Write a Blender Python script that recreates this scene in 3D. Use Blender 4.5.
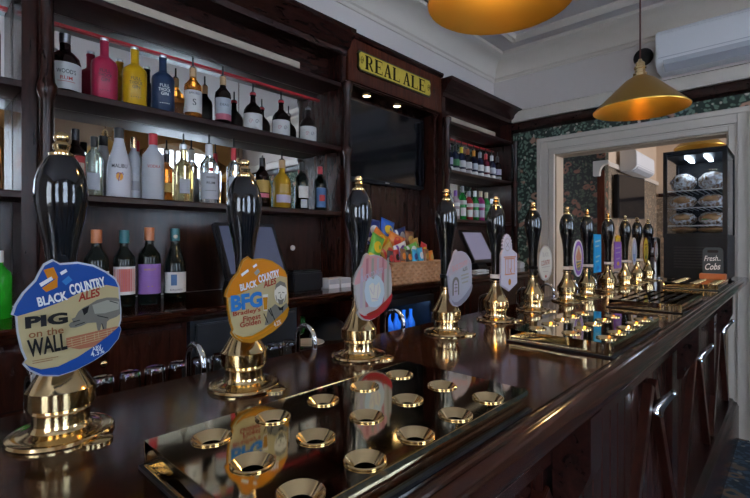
import bpy, bmesh, math, random
from mathutils import Vector, Matrix
random.seed(7)
R = math.radians
for o in list(bpy.data.objects): bpy.data.objects.remove(o)
scene = bpy.context.scene
C = scene.collection

# ------------------------------------------------------------ camera
cam_data = bpy.data.cameras.new('camera')
cam = bpy.data.objects.new('camera', cam_data); C.objects.link(cam)
cam.location = (0, 0, 1.385)
cam.rotation_euler = (R(90), 0, R(43.2 - 90))
cam_data.sensor_width = 36; cam_data.lens = 21.6; cam_data.shift_y = -8 / 750
cam_data.clip_start = 0.02
scene.camera = cam
# ------------------------------------------------------------ world, view
w = bpy.data.worlds.new('overcast_sky'); scene.world = w; w.use_nodes = True
w.node_tree.nodes['Background'].inputs[0].default_value = (0.62, 0.76, 1.0, 1)
w.node_tree.nodes['Background'].inputs[1].default_value = 2.0
vs = scene.view_settings
vs.view_transform = 'Standard'; vs.look = 'None'; vs.gamma = 1; vs.use_curve_mapping = False
vs.exposure = 0.0

def area_light(name, loc, rot, sx, sy, energy, col):
    l = bpy.data.lights.new(name, 'AREA'); l.shape = 'RECTANGLE'; l.size = sx; l.size_y = sy
    l.energy = energy; l.color = col
    o = bpy.data.objects.new(name, l); C.objects.link(o); o.location = loc; o.rotation_euler = rot
    return o
WIN_X = (-1.9, 0.35, 2.95)
WIN_W, WIN_Z0, WIN_Z1, WALL_F = 1.15, 0.95, 2.85, -2.6
for i, x in enumerate(WIN_X):      # daylight entering through the street windows
    area_light('window_daylight', (x, WALL_F - 0.22, 1.90), (R(90), 0, 0), 1.1, 1.85, 54, (0.74, 0.85, 1.0))
area_light('window_daylight', (-3.3, -0.9, 1.85), (0, R(-90), 0), 1.7, 1.5, 60, (0.92, 0.95, 1.0))   # through an unseen side window, added to brighten the end wall
area_light('window_daylight', (5.8, WALL_F - 0.22, 1.78), (R(90), 0, 0), 1.3, 1.6, 120, (0.95, 0.95, 1.0))  # added to light the room beyond, through an unseen window opening

# ------------------------------------------------------------ materials
MATS = {}
def mat(name, col=(0.5, 0.5, 0.5), rough=0.5, metal=0.0, trans=0.0, ior=1.45, emit=None, es=0.0, coat=0.0, alpha=1.0, var=0.0, vscale=20.0, sheen=0):
    if name in MATS: return MATS[name]
    m = bpy.data.materials.new(name); m.use_nodes = True
    n = m.node_tree.nodes; L = m.node_tree.links; p = n['Principled BSDF']
    p.inputs['Base Color'].default_value = (*col, 1); p.inputs['Roughness'].default_value = rough
    p.inputs['Metallic'].default_value = metal; p.inputs['Transmission Weight'].default_value = trans
    p.inputs['IOR'].default_value = ior; p.inputs['Coat Weight'].default_value = coat
    p.inputs['Coat Roughness'].default_value = 0.08
    p.inputs['Alpha'].default_value = alpha
    if emit: p.inputs['Emission Color'].default_value = (*emit, 1); p.inputs['Emission Strength'].default_value = es
    if var:
        tc = n.new('ShaderNodeTexCoord'); nz = n.new('ShaderNodeTexNoise'); nz.inputs['Scale'].default_value = vscale
        nz.inputs['Detail'].default_value = 4
        mx = n.new('ShaderNodeMix'); mx.data_type = 'RGBA'
        mx.inputs[6].default_value = (*[c * (1 - var) for c in col], 1); mx.inputs[7].default_value = (*[min(1, c * (1 + var)) for c in col], 1)
        L.new(tc.outputs['Object'], nz.inputs['Vector']); L.new(nz.outputs[0], mx.inputs[0]); L.new(mx.outputs[2], p.inputs['Base Color'])
    MATS[name] = m
    return m

def wood(name, c1, c2, rough=0.25, scale=(2, 14, 14), coat=0.25, bump=0.05):
    m = mat(name, c1, rough, coat=coat)
    n = m.node_tree.nodes; L = m.node_tree.links; p = n['Principled BSDF']
    p.inputs['Specular IOR Level'].default_value = 0.32
    tc = n.new('ShaderNodeTexCoord'); mp = n.new('ShaderNodeMapping'); mp.inputs['Scale'].default_value = scale
    nz = n.new('ShaderNodeTexNoise'); nz.inputs['Scale'].default_value = 3; nz.inputs['Detail'].default_value = 8; nz.inputs['Roughness'].default_value = 0.65
    nz.inputs['Distortion'].default_value = 0.6
    cr = n.new('ShaderNodeValToRGB'); cr.color_ramp.elements[0].position = 0.35; cr.color_ramp.elements[1].position = 0.7
    cr.color_ramp.elements[0].color = (*c1, 1); cr.color_ramp.elements[1].color = (*c2, 1)
    bp = n.new('ShaderNodeBump'); bp.inputs['Strength'].default_value = bump; bp.inputs['Distance'].default_value = 0.002
    L.new(tc.outputs['Object'], mp.inputs[0]); L.new(mp.outputs[0], nz.inputs['Vector']); L.new(nz.outputs[0], cr.inputs[0])
    L.new(cr.outputs[0], p.inputs['Base Color']); L.new(nz.outputs[0], bp.inputs['Height']); L.new(bp.outputs[0], p.inputs['Normal'])
    return m

W_BAR = wood('bar_top_mahogany', (0.013, 0.0042, 0.0025), (0.042, 0.012, 0.006), 0.115, (2, 16, 16), 0.15, 0.03)
W_DARK = wood('dark_mahogany', (0.012, 0.0045, 0.004), (0.035, 0.011, 0.008), 0.24, (3, 14, 14), 0.05)
W_VERT = wood('dark_mahogany_upright', (0.014, 0.005, 0.004), (0.042, 0.012, 0.008), 0.24, (16, 16, 2), 0.05)
W_RED = wood('red_mahogany', (0.04, 0.009, 0.005), (0.10, 0.024, 0.011), 0.25, (16, 16, 2), 0.1)
W_SHELF = wood('shelf_mahogany', (0.012, 0.0045, 0.004), (0.035, 0.011, 0.008), 0.40, (3, 14, 14), 0.0)
W_BATTEN = wood('batten_mahogany', (0.022, 0.006, 0.004), (0.055, 0.014, 0.008), 0.28, (16, 16, 2), 0.05)
W_PANEL = wood('panel_mahogany', (0.016, 0.007, 0.006), (0.04, 0.015, 0.011), 0.26, (16, 16, 2), 0.05)

def brass_mat(name, col, rough):
    m = mat(name, col, rough, 1.0)
    n = m.node_tree.nodes; L = m.node_tree.links; p = n['Principled BSDF']
    tc = n.new('ShaderNodeTexCoord'); nz = n.new('ShaderNodeTexNoise'); nz.inputs['Scale'].default_value = 40; nz.inputs['Detail'].default_value = 5
    mr = n.new('ShaderNodeMapRange'); mr.inputs[3].default_value = rough * 0.6; mr.inputs[4].default_value = rough * 1.6
    L.new(tc.outputs['Object'], nz.inputs['Vector']); L.new(nz.outputs[0], mr.inputs[0]); L.new(mr.outputs[0], p.inputs['Roughness'])
    return m
BRASS = brass_mat('polished_brass', (0.76, 0.57, 0.30), 0.12)
BRASS_TRAY = brass_mat('tray_brass', (0.70, 0.57, 0.36), 0.05)
BRASS_SHADE = mat('shade_brass', (0.64, 0.37, 0.075), 0.33, 1.0)
CHROME = mat('chrome', (0.75, 0.77, 0.8), 0.08, 1.0)
STEEL = mat('brushed_steel', (0.55, 0.57, 0.6), 0.28, 1.0)
BLACK_GLOSS = mat('black_lacquer', (0.006, 0.007, 0.009), 0.09, coat=0.6)
BLACK = mat('black_plastic', (0.010, 0.011, 0.014), 0.4); BLACK.node_tree.nodes['Principled BSDF'].inputs['Specular IOR Level'].default_value = 0.2
BLACK_MATT = mat('black_matt', (0.01, 0.01, 0.011), 0.7)
SCREEN = mat('dark_screen', (0.006, 0.006, 0.008), 0.08)
WHITE_PL = mat('white_plastic', (0.72, 0.72, 0.74), 0.35)
WHITE_TRIM = mat('white_gloss_paint', (0.62, 0.55, 0.48), 0.35, var=0.04, vscale=6)
PLASTER = mat('pale_plaster', (0.60, 0.54, 0.51), 0.8, var=0.03, vscale=3)
CEIL = mat('ceiling_paint', (0.55, 0.50, 0.49), 0.85, var=0.02, vscale=3)
CREAM = mat('cream_plaster', (0.62, 0.47, 0.34), 0.8, var=0.04, vscale=4)
MIRROR = mat('mirror_glass', (0.88, 0.86, 0.82), 0.015, 1.0)
RED = mat('red_strip', (0.40, 0.008, 0.016), 0.4)

def wallpaper(name, dark, leaf, bloom, pale, sc):
    m = mat(name, dark, 0.75)
    n = m.node_tree.nodes; L = m.node_tree.links; p = n['Principled BSDF']
    tc = n.new('ShaderNodeTexCoord'); nz = n.new('ShaderNodeTexNoise'); nz.inputs['Scale'].default_value = 6 * sc; nz.inputs['Detail'].default_value = 3
    ad = n.new('ShaderNodeVectorMath'); ad.operation = 'MULTIPLY_ADD'; ad.inputs[1].default_value = (0.14 / sc,) * 3
    L.new(tc.outputs['Object'], nz.inputs['Vector']); L.new(nz.outputs[1], ad.inputs[0]); L.new(tc.outputs['Object'], ad.inputs[2])
    v1 = n.new('ShaderNodeTexVoronoi'); v1.inputs['Scale'].default_value = 7 * sc
    v2 = n.new('ShaderNodeTexVoronoi'); v2.inputs['Scale'].default_value = 30 * sc
    v3 = n.new('ShaderNodeTexVoronoi'); v3.inputs['Scale'].default_value = 15 * sc
    for v in (v1, v2, v3): L.new(ad.outputs[0], v.inputs['Vector'])
    def ramp(src, e):
        r = n.new('ShaderNodeValToRGB'); r.color_ramp.interpolation = 'LINEAR'
        while len(r.color_ramp.elements) < len(e): r.color_ramp.elements.new(0.5)
        for el, (ps, c) in zip(r.color_ramp.elements, e): el.position = ps; el.color = (c, c, c, 1)
        L.new(src, r.inputs[0]); return r.outputs[0]
    def mix(f, a, b):
        x = n.new('ShaderNodeMix'); x.data_type = 'RGBA'
        L.new(f, x.inputs[0])
        for i, c in ((6, a), (7, b)):
            if isinstance(c, tuple): x.inputs[i].default_value = (*c, 1)
            else: L.new(c, x.inputs[i])
        return x.outputs[2]
    leafm = mix(ramp(v2.outputs['Distance'], [(0.34, 1), (0.52, 0)]), dark, leaf)
    sm = mix(ramp(v3.outputs['Distance'], [(0.16, 1), (0.24, 0)]), leafm, pale)
    fl = mix(ramp(v1.outputs['Distance'], [(0.12, 0), (0.16, 1), (0.27, 1), (0.34, 0)]), sm, bloom)
    L.new(fl, p.inputs['Base Color'])
    return m
PAPER_GREEN = wallpaper('green_floral_wallpaper', (0.022, 0.038, 0.03), (0.17, 0.25, 0.19), (0.5, 0.28, 0.2), (0.6, 0.54, 0.45), 1.1)
PAPER_DARK = wallpaper('dark_floral_wallpaper', (0.022, 0.018, 0.012), (0.06, 0.065, 0.035), (0.2, 0.08, 0.045), (0.13, 0.10, 0.06), 1.2)
PAPER_BEIGE = wallpaper('beige_floral_wallpaper', (0.17, 0.125, 0.085), (0.27, 0.2, 0.135), (0.38, 0.25, 0.16), (0.42, 0.34, 0.25), 1.2)
CARPET = wallpaper('blue_patterned_carpet', (0.014, 0.025, 0.04), (0.05, 0.085, 0.12), (0.16, 0.10, 0.06), (0.22, 0.20, 0.17), 0.8)

# ------------------------------------------------------------ mesh helpers
class B:
    def __init__(s): s.v = []; s.f = []
    def add(s, vs, fs):
        n = len(s.v); s.v += [tuple(p) for p in vs]; s.f += [tuple(i + n for i in f) for f in fs]; return s
    def box(s, x0, x1, y0, y1, z0, z1):
        return s.add([(x0,y0,z0),(x1,y0,z0),(x1,y1,z0),(x0,y1,z0),(x0,y0,z1),(x1,y0,z1),(x1,y1,z1),(x0,y1,z1)],
                     [(0,3,2,1),(4,5,6,7),(0,1,5,4),(1,2,6,5),(2,3,7,6),(3,0,4,7)])
    def lathe(s, prof, seg=24, c=(0,0,0), a0=0.0, a1=None):
        full = a1 is None
        if full: a1 = 2 * math.pi
        k = seg if full else seg + 1
        vs, fs = [], []
        for r, z in prof:
            for i in range(k):
                a = a0 + (a1 - a0) * i / seg
                vs.append((c[0] + r * math.cos(a), c[1] + r * math.sin(a), c[2] + z))
        for j in range(len(prof) - 1):
            for i in range(seg):
                i2 = (i + 1) % k
                fs.append((j*k+i, j*k+i2, (j+1)*k+i2, (j+1)*k+i))
        if full and prof[0] != prof[-1]:
            if prof[0][0] > 1e-6: fs.append(tuple(reversed(range(k))))
            if prof[-1][0] > 1e-6: fs.append(tuple((len(prof)-1)*k + i for i in range(k)))
        return s.add(vs, fs)
    def prism(s, pts, ax, lo, hi):
        n = len(pts)
        def mk(a, b, h): return {'x': (h, a, b), 'y': (a, h, b), 'z': (a, b, h)}[ax]
        vs = [mk(a, b, lo) for a, b in pts] + [mk(a, b, hi) for a, b in pts]
        fs = [tuple(reversed(range(n))), tuple(range(n, 2*n))] + [(i, (i+1) % n, n+(i+1) % n, n+i) for i in range(n)]
        return s.add(vs, fs)
    def tube(s, path, r, seg=10):
        P = [Vector(p) for p in path]; vs, fs = [], []
        up = None
        for i, p in enumerate(P):
            t = (P[min(i+1, len(P)-1)] - P[max(i-1, 0)]).normalized()
            if up is None:
                up = Vector((0,0,1)) if abs(t.z) < 0.9 else Vector((1,0,0))
            a = t.cross(up).normalized(); b = a.cross(t).normalized(); up = b
            rr = r[i] if isinstance(r, (list, tuple)) else r
            for k in range(seg):
                q = 2*math.pi*k/seg
                vs.append(p + a*rr*math.cos(q) + b*rr*math.sin(q))
        for i in range(len(P)-1):
            for k in range(seg):
                k2 = (k+1) % seg
                fs.append((i*seg+k, i*seg+k2, (i+1)*seg+k2, (i+1)*seg+k))
        fs.append(tuple(reversed(range(seg)))); fs.append(tuple((len(P)-1)*seg + k for k in range(seg)))
        return s.add(vs, fs)
    def ball(s, c, rx, ry, rz, seg=14, rings=8, jit=0.0):
        prof = [(math.sin(math.pi*i/rings), -math.cos(math.pi*i/rings)) for i in range(rings+1)]
        prof[0] = (1e-4, -1); prof[-1] = (1e-4, 1)
        n0 = len(s.v); s.lathe(prof, seg)
        for i in range(n0, len(s.v)):
            x, y, z = s.v[i]; j = 1 + random.uniform(-jit, jit)
            s.v[i] = (c[0]+x*rx*j, c[1]+y*ry*j, c[2]+z*rz*j)
        return s
    def mesh(s, name, bevel=0.0, smooth=True, angle=35):
        me = bpy.data.meshes.new(name); me.from_pydata(s.v, [], s.f)
        bm = bmesh.new(); bm.from_mesh(me)
        bmesh.ops.recalc_face_normals(bm, faces=bm.faces)
        if bevel:
            bmesh.ops.remove_doubles(bm, verts=bm.verts, dist=1e-6)
            es = [e for e in bm.edges if len(e.link_faces) == 2 and e.calc_face_angle(0) > 0.5]
            bmesh.ops.bevel(bm, geom=es, offset=bevel, segments=2, affect='EDGES', clamp_overlap=True)
        bm.to_mesh(me); bm.free()
        if smooth:
            for p in me.polygons: p.use_smooth = True
            me.set_sharp_from_angle(angle=R(angle))
        return me

def link(name, me, m, parent=None):
    o = bpy.data.objects.new(name, me); C.objects.link(o)
    if m is not None and not me.materials: me.materials.append(m)
    if parent is not None: o.parent = parent
    return o
def obj(name, b, m, parent=None, bevel=0.0, angle=35, smooth=True):
    return link(name, b.mesh(name, bevel, smooth, angle), m, parent)
def tag(o, label, cat, group=None):
    o['label'] = label; o['category'] = cat
    if group: o['group'] = group
    return o
def thing(name, label, cat, loc=(0,0,0), rz=0.0, group=None):
    o = bpy.data.objects.new(name, None); C.objects.link(o); o.empty_display_size = 0.05
    o.location = loc; o.rotation_euler = (0, 0, rz)
    return tag(o, label, cat, group)
def struct(name, b, m, bevel=0.0, parent=None):
    o = obj(name, b, m, parent, bevel)
    if parent is None: o['kind'] = 'structure'
    return o
def bx(*a): return B().box(*a)

TXT = {}
def text_geo(s, bold=0.0):
    key = (s, bold)
    if key not in TXT:
        cu = bpy.data.curves.new('lettering', 'FONT'); cu.body = s; cu.offset = bold; cu.resolution_u = 3
        cu.align_x = 'CENTER'
        o = bpy.data.objects.new('lettering', cu); C.objects.link(o)
        bpy.context.view_layer.update()
        me = bpy.data.meshes.new_from_object(o.evaluated_get(bpy.context.evaluated_depsgraph_get()))
        vs = [tuple(v.co) for v in me.vertices]; fs = [tuple(p.vertices) for p in me.polygons]
        bpy.data.objects.remove(o); bpy.data.curves.remove(cu); bpy.data.meshes.remove(me)
        xs = [v[0] for v in vs]; ys = [v[1] for v in vs]
        x0, x1, y0, y1 = min(xs), max(xs), min(ys), max(ys)
        TXT[key] = ([((v[0]-x0)/(x1-x0)-0.5, (v[1]-y0)/(y1-y0)-0.5) for v in vs], fs)
    return TXT[key]
def text_flat(name, s, cx, cz, wd, ht, y, m, parent, rot=0.0, bold=0.02, slant=0.0):
    """print on a plane facing -y: centre (cx, cz), size wd x ht"""
    vs, fs = text_geo(s, bold); c, sn = math.cos(rot), math.sin(rot)
    out = []
    for a, b in vs:
        px = a*wd + slant*b*ht; pz = b*ht
        out.append((cx + px*c - pz*sn, y, cz + px*sn + pz*c))
    return obj(name, B().add(out, fs), m, parent, smooth=False)
def text_wrap(name, s, r, cz, wd, ht, m, parent, bold=0.01, ang=-90):
    vs, fs = text_geo(s, bold)
    out = []
    for a, b in vs:
        q = R(ang) + a*wd/r
        out.append((r*math.cos(q), r*math.sin(q), cz + b*ht))
    return obj(name, B().add(out, fs), m, parent, smooth=False)

# ------------------------------------------------------------ the room
XE, YB, ZC = 4.08, 2.2, 3.15          # end wall, back wall, ceiling
struct('floor', bx(-3.2, 8.2, -2.75, 2.8, -0.1, 0.0), CARPET)
struct('ceiling', bx(-3.2, XE + 0.16, -2.75, 2.8, ZC, ZC + 0.1), CEIL)
struct('wall_back', bx(-3.2, XE + 0.16, YB, YB + 0.12, 0, ZC), PLASTER)
struct('wall_left', B().box(-3.2, -3.05, -2.6, -1.65, 0, ZC).box(-3.2, -3.05, -0.15, YB, 0, ZC).box(-3.2, -3.05, -1.65, -0.15, 0, 0.95).box(-3.2, -3.05, -1.65, -0.15, 2.75, ZC), CREAM)
WL = struct('window_4', B().box(-3.16, -3.09, -1.65, -1.59, 0.95, 2.75).box(-3.16, -3.09, -0.21, -0.15, 0.95, 2.75).box(-3.16, -3.09, -1.59, -0.21, 0.95, 1.02).box(-3.16, -3.09, -1.59, -0.21, 2.68, 2.75).box(-3.16, -3.09, -0.92, -0.88, 1.02, 2.68), WHITE_TRIM)  # unseen side window, added so light runs along the bar
for y0_, y1_ in ((-1.59, -0.92), (-0.88, -0.21)): obj('pane', bx(-3.13, -3.124, y0_, y1_, 1.02, 2.68), mat('window_glass', (0.9, 0.95, 1.0), 0.02, trans=1.0, ior=1.02), WL)
# street wall with three windows
b = B(); xs = [-3.05]
for x in WIN_X: xs += [x - WIN_W/2, x + WIN_W/2]
xs.append(XE)
for i in range(0, len(xs), 2): b.box(xs[i], xs[i+1], WALL_F - 0.15, WALL_F, 0, ZC)
for x in WIN_X:
    b.box(x - WIN_W/2, x + WIN_W/2, WALL_F - 0.15, WALL_F, 0, WIN_Z0)
    b.box(x - WIN_W/2, x + WIN_W/2, WALL_F - 0.15, WALL_F, WIN_Z1, ZC)
struct('wall_front', b, CREAM)
GLASS = mat('window_glass', (0.9, 0.95, 1.0), 0.02, trans=1.0, ior=1.02)
CURTAIN = mat('gold_curtain', (0.34, 0.17, 0.045), 0.8, var=0.25, vscale=8)
for i, x in enumerate(WIN_X):
    f = B(); x0, x1 = x - WIN_W/2, x + WIN_W/2; y0, y1 = WALL_F - 0.11, WALL_F - 0.04
    f.box(x0, x0+0.06, y0, y1, WIN_Z0, WIN_Z1); f.box(x1-0.06, x1, y0, y1, WIN_Z0, WIN_Z1)
    f.box(x0+0.06, x1-0.06, y0, y1, WIN_Z0, WIN_Z0+0.07); f.box(x0+0.06, x1-0.06, y0, y1, WIN_Z1-0.07, WIN_Z1)
    f.box(x0+0.06, x1-0.06, y0, y1, 1.93, 1.98); f.box(x-0.02, x+0.02, y0+0.01, y1-0.01, WIN_Z0+0.07, 1.93)
    f.box(x-0.02, x+0.02, y0+0.01, y1-0.01, 1.98, WIN_Z1-0.07)
    wn = struct('window_%d' % (i+1), f, WHITE_TRIM)
    for (a, c, z0, z1) in ((x0+0.06, x-0.02, WIN_Z0+0.07, 1.93), (x+0.02, x1-0.06, WIN_Z0+0.07, 1.93), (x0+0.06, x-0.02, 1.98, WIN_Z1-0.07), (x+0.02, x1-0.06, 1.98, WIN_Z1-0.07)):
        obj('pane', bx(a, c, WALL_F-0.08, WALL_F-0.074, z0, z1), GLASS, wn)
    obj('window_sill', bx(x0-0.06, x1+0.06, WALL_F, WALL_F+0.12, WIN_Z0-0.04, WIN_Z0), WHITE_TRIM, wn)
    for sgn in (-1, 1):
        cx = x + sgn * (WIN_W/2 + 0.10); n = 28; pts = []
        for k in range(n + 1):
            t = k/n; pts.append((cx - 0.24 + 0.48*t, WALL_F + 0.09 + 0.03*math.sin(t*2*math.pi*5)))
        vs, fs = [], []
        levels = [(0.25, 1.0, 0), (1.2, 0.55, 0.5), (1.8, 0.85, 0.2), (2.9, 1.0, 0)]
        for z, sc, sh in levels:
            for a, c in pts: vs.append((cx + (a - cx)*sc + sgn*sh*0.12, c, z))
        for j in range(3):
            for k in range(n): fs.append((j*(n+1)+k, j*(n+1)+k+1, (j+1)*(n+1)+k+1, (j+1)*(n+1)+k))
        o = obj('curtain', B().add(vs, fs), CURTAIN); md = o.modifiers.new('thick', 'SOLIDIFY'); md.thickness = 0.006
        side = 'left' if sgn < 0 else 'right'
        where = ('window nearest the side wall', 'middle street window', 'window nearest the end wall')[i]
        tag(o, 'gold brown curtain gathered on the %s of the %s' % (side, where), 'curtain', 'street window curtains')
for i, x in enumerate(WIN_X):
    n = 24; lo = [(x - 0.86 + 1.72*k/n, 2.86 - 0.34*abs(2*k/n - 1)**1.6) for k in range(n+1)]
    vs, fs = [], []
    for k, (a, c) in enumerate(lo):
        yy = WALL_F + 0.17 + 0.02*math.sin(k*1.7)
        vs += [(a, yy, c), (a, WALL_F + 0.17, 3.0)]
    fs = [(2*k, 2*k+2, 2*k+3, 2*k+1) for k in range(n)]
    o = obj('valance', B().add(vs, fs), CURTAIN); md = o.modifiers.new('thick', 'SOLIDIFY'); md.thickness = 0.008
    tag(o, 'gold brown arched valance over the %s' % ('window nearest the side wall', 'middle street window', 'window nearest the end wall')[i], 'curtain', 'street window valances')
struct('trim_1', bx(-3.05, XE, WALL_F, WALL_F + 0.02, 0, 0.85), W_DARK)  # unseen dark dado, added for what the brass reflects

# end wall with the wide opening
OY0, OY1, OZ = 0.36, 1.60, 2.17      # clear opening
b = B().box(XE, XE+0.16, OY1, YB, 0, ZC).box(XE, XE+0.16, -2.6, OY0, 0, ZC).box(XE, XE+0.16, OY0, OY1, OZ, ZC)
struct('wall_right', b, PAPER_GREEN)
# upper white band of the end wall, above the picture rail
struct('trim_2', bx(XE-0.012, XE, -2.58, YB, 2.50, ZC), PLASTER)
struct('trim_3', B().prism([(XE-0.045,2.44),(XE,2.42),(XE,2.505),(XE-0.05,2.505),(XE-0.055,2.47)], 'y', -2.58, YB).add([],[]), W_DARK)
struct('trim_4', B().prism([(XE-0.012,2.51),(XE-0.07,2.51),(XE-0.085,2.56),(XE-0.085,2.60),(XE-0.012,2.63)], 'y', -2.58, YB), WHITE_TRIM)
# opening surround: stepped white architrave
def architrave(name, pts_fn, m):
    b = B()
    # profile steps: (distance from the opening edge, projection)
    for (a, c, pr) in ((0.0, 0.035, 0.025), (0.035, 0.05, 0.018), (0.05, 0.115, 0.03), (0.115, 0.15, 0.045)):
        pts_fn(b, a, c, pr)
    return b
def surround(b, a, c, pr):
    b.box(XE-pr, XE, OY1+a, OY1+c, 0, OZ+c)
    b.box(XE-pr, XE, OY0-c, OY0-a, 0, OZ+c)
    b.box(XE-pr, XE, OY0-a, OY1+a, OZ+a, OZ+c)
struct('trim_5', architrave('a', surround, None), WHITE_TRIM, 0.003)
struct('trim_6', B().box(XE, XE+0.16, OY1-0.015, OY1, 0, OZ).box(XE, XE+0.16, OY0, OY0+0.015, 0, OZ).box(XE, XE+0.16, OY0+0.015, OY1-0.015, OZ-0.015, OZ), mat('lining_paint', (0.42, 0.33, 0.24), 0.5))
# ceiling cornice (back and end wall) and panel moulding
def cove(n=6):
    p = [(0, -0.2), (0.012, -0.2), (0.016, -0.175), (0.03, -0.165)]
    for i in range(n+1):
        a = math.pi/2*i/n; p.append((0.16 - 0.13*math.cos(a), -0.16 + 0.125*math.sin(a)))
    return p + [(0.175, -0.035), (0.2, -0.025), (0.2, 0), (0, 0)]
struct('trim_7', B().prism([(YB - a, ZC + c) for a, c in cove()], 'x', -3.05, XE-0.012), WHITE_TRIM)
struct('trim_8', B().prism([(XE - 0.012 - a, ZC + c) for a, c in cove()], 'y', -2.58, YB), WHITE_TRIM)
mo = [(0, 0), (0.09, 0), (0.09, -0.012), (0.07, -0.03), (0.05, -0.02), (0.03, -0.035), (0.01, -0.02), (0, -0.01)]
struct('trim_9', B().prism([(YB - 0.36 - a, ZC + c) for a, c in mo], 'x', -2.8, XE-0.36), WHITE_TRIM)
struct('trim_10', B().prism([(XE - 0.36 - a, ZC + c) for a, c in mo], 'y', -2.3, YB-0.36), WHITE_TRIM)

# the room beyond the opening
XN = 5.05
struct('wall_nib', bx(XN, XN+0.12, 1.46, 2.8, 0, 2.95), PAPER_DARK)
struct('wall_side', bx(XN+0.12, 7.6, 1.50, 1.62, 0, 2.22), PAPER_BEIGE)
struct('wall_side_upper', bx(XN+0.12, 7.6, 1.50, 1.62, 2.22, 2.95), CREAM)
struct('wall_far', bx(7.6, 7.75, -2.6, 1.62, 0, 2.95), PAPER_BEIGE)
struct('wall_far_upper', bx(7.58, 7.6, -2.6, 1.5, 2.05, 2.95), CREAM)
struct('ceiling_beyond', bx(XE+0.16, 7.75, -2.75, 2.8, 2.95, 3.05), CEIL)
struct('trim_11', bx(XN+0.12, 7.58, 1.47, 1.5, 2.19, 2.24), WHITE_TRIM)
struct('trim_12', bx(7.555, 7.58, -2.6, 1.47, 2.02, 2.07), W_DARK)
struct('trim_13', bx(XN-0.02, XN, 1.46, 1.53, 0, 2.12), W_RED)
b = B().box(XE+0.16, 8.2, WALL_F-0.15, WALL_F, 0, WIN_Z0).box(XE+0.16, 8.2, WALL_F-0.15, WALL_F, WIN_Z1, 2.95)
b.box(XE+0.16, 5.1, WALL_F-0.15, WALL_F, WIN_Z0, WIN_Z1).box(6.5, 8.2, WALL_F-0.15, WALL_F, WIN_Z0, WIN_Z1)  # unseen window opening, added for the light of this room
struct('wall_front_beyond', b, CREAM)
# scroll corbel at the end of the nib
co = [(0, 0), (0.10, 0), (0.10, 0.03)]
for i in range(9):
    a = math.pi/2*i/8; co.append((0.10 + 0.10*(1-math.cos(a)), 0.03 + 0.13*math.sin(a)))
co += [(0.24, 0.17), (0.24, 0.22), (0, 0.22)]
struct('trim_14', B().prism([(1.555 - a*0.62, 2.06 + c*0.7) for a, c in co], 'x', XN-0.08, XN-0.022), WHITE_TRIM, 0.004)

# ------------------------------------------------------------ the bar
ZB = 1.135
BX0, BX1 = -1.3, XE
def front_profile():
    p = [(0.82, ZB-0.045), (0.82, ZB), (0.2835, ZB), (0.2815, ZB-0.003), (0.2795, ZB-0.003), (0.2775, ZB), (0.2745, ZB+0.0015), (0.2705, ZB+0.0015), (0.2675, ZB), (0.2655, ZB-0.003), (0.2635, ZB-0.003)]
    for i in range(7):
        a = math.pi/2*i/6; p.append((0.262 - 0.016*math.sin(a), ZB - 0.017 + 0.016*math.cos(a)))
    p += [(0.246, ZB-0.028), (0.254, ZB-0.032), (0.254, ZB-0.038)]
    for i in range(1, 6):
        a = math.pi/2*i/5; p.append((0.254 + 0.03*(1-math.cos(a)), ZB - 0.038 - 0.028*math.sin(a)))
    return p + [(0.34, ZB-0.07), (0.34, ZB-0.045)]
bt = obj('bar_worktop', B().prism(front_profile(), 'x', BX0, BX1-0.002), W_BAR, angle=25)
tag(bt, 'long polished dark mahogany bar top with moulded front nosing', 'bar top')
bar = thing('bar_counter', 'dark mahogany bar front with tongue and groove boards and angled battens', 'bar', (0, 0, 0))
obj('body', bx(BX0, BX1-0.005, 0.395, 0.79, 0, ZB-0.046), W_VERT, bar)
obj('top_rail', bx(BX0, BX1-0.005, 0.345, 0.395, 0.955, ZB-0.046), W_VERT, bar, 0.003)
obj('plinth', B().prism([(0.30, 0), (0.395, 0), (0.395, 0.27), (0.335, 0.27), (0.325, 0.25), (0.31, 0.245), (0.30, 0.225)], 'x', BX0, BX1-0.005), W_DARK, bar)
board = B().prism([(-0.034, 0.395), (-0.034, 0.383), (-0.030, 0.377), (0.030, 0.377), (0.034, 0.383), (0.034, 0.395)], 'z', 0.27, 0.955).mesh('board')
x = BX0 + 0.04
while x < BX1 - 0.04:
    o = link('board', board, W_RED if random.random() < 0.25 else W_VERT, bar)
    o.location.x = x; x += 0.0715
bracket = B().prism([(0.275, ZB-0.072), (0.345, ZB-0.072), (0.345, 0.84), (0.325, 0.85), (0.315, 0.88), (0.29, 0.92), (0.275, 0.96)], 'x', -0.035, 0.035).mesh('bracket', 0.003)
stile = bx(-0.05, 0.05, 0.357, 0.377, 0.27, 0.955).mesh('stile', 0.002)
BR = (-0.35, 0.90, 2.13, 3.34)
for bxx in BR:
    o = link('bracket', bracket, W_DARK, bar); o.location.x = bxx
    o = link('stile', stile, W_VERT, bar); o.location.x = bxx
def batten(x0, z0, x1, z1, wd):
    dx, dz = x1-x0, z1-z0; L_ = math.hypot(dx, dz); nx, nz = -dz/L_*wd/2, dx/L_*wd/2
    return B().prism([(x0+nx, z0+nz), (x0-nx, z0-nz), (x1-nx, z1-nz), (x1+nx, z1+nz)], 'y', 0.350, 0.378)
peg = B().lathe([(0.030, 0), (0.030, 0.005), (0.024, 0.012), (0.017, 0.03), (0.0125, 0.06), (0.0105, 0.085), (0.0125, 0.09), (0.009, 0.096), (1e-4, 0.098)], 20)
ca, sa = math.cos(R(52)), math.sin(R(52))
peg.v = [(x_, -z_*ca - y_*sa, z_*sa - y_*ca) for x_, y_, z_ in peg.v]
peg_me = peg.mesh('bag_hook')
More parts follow.
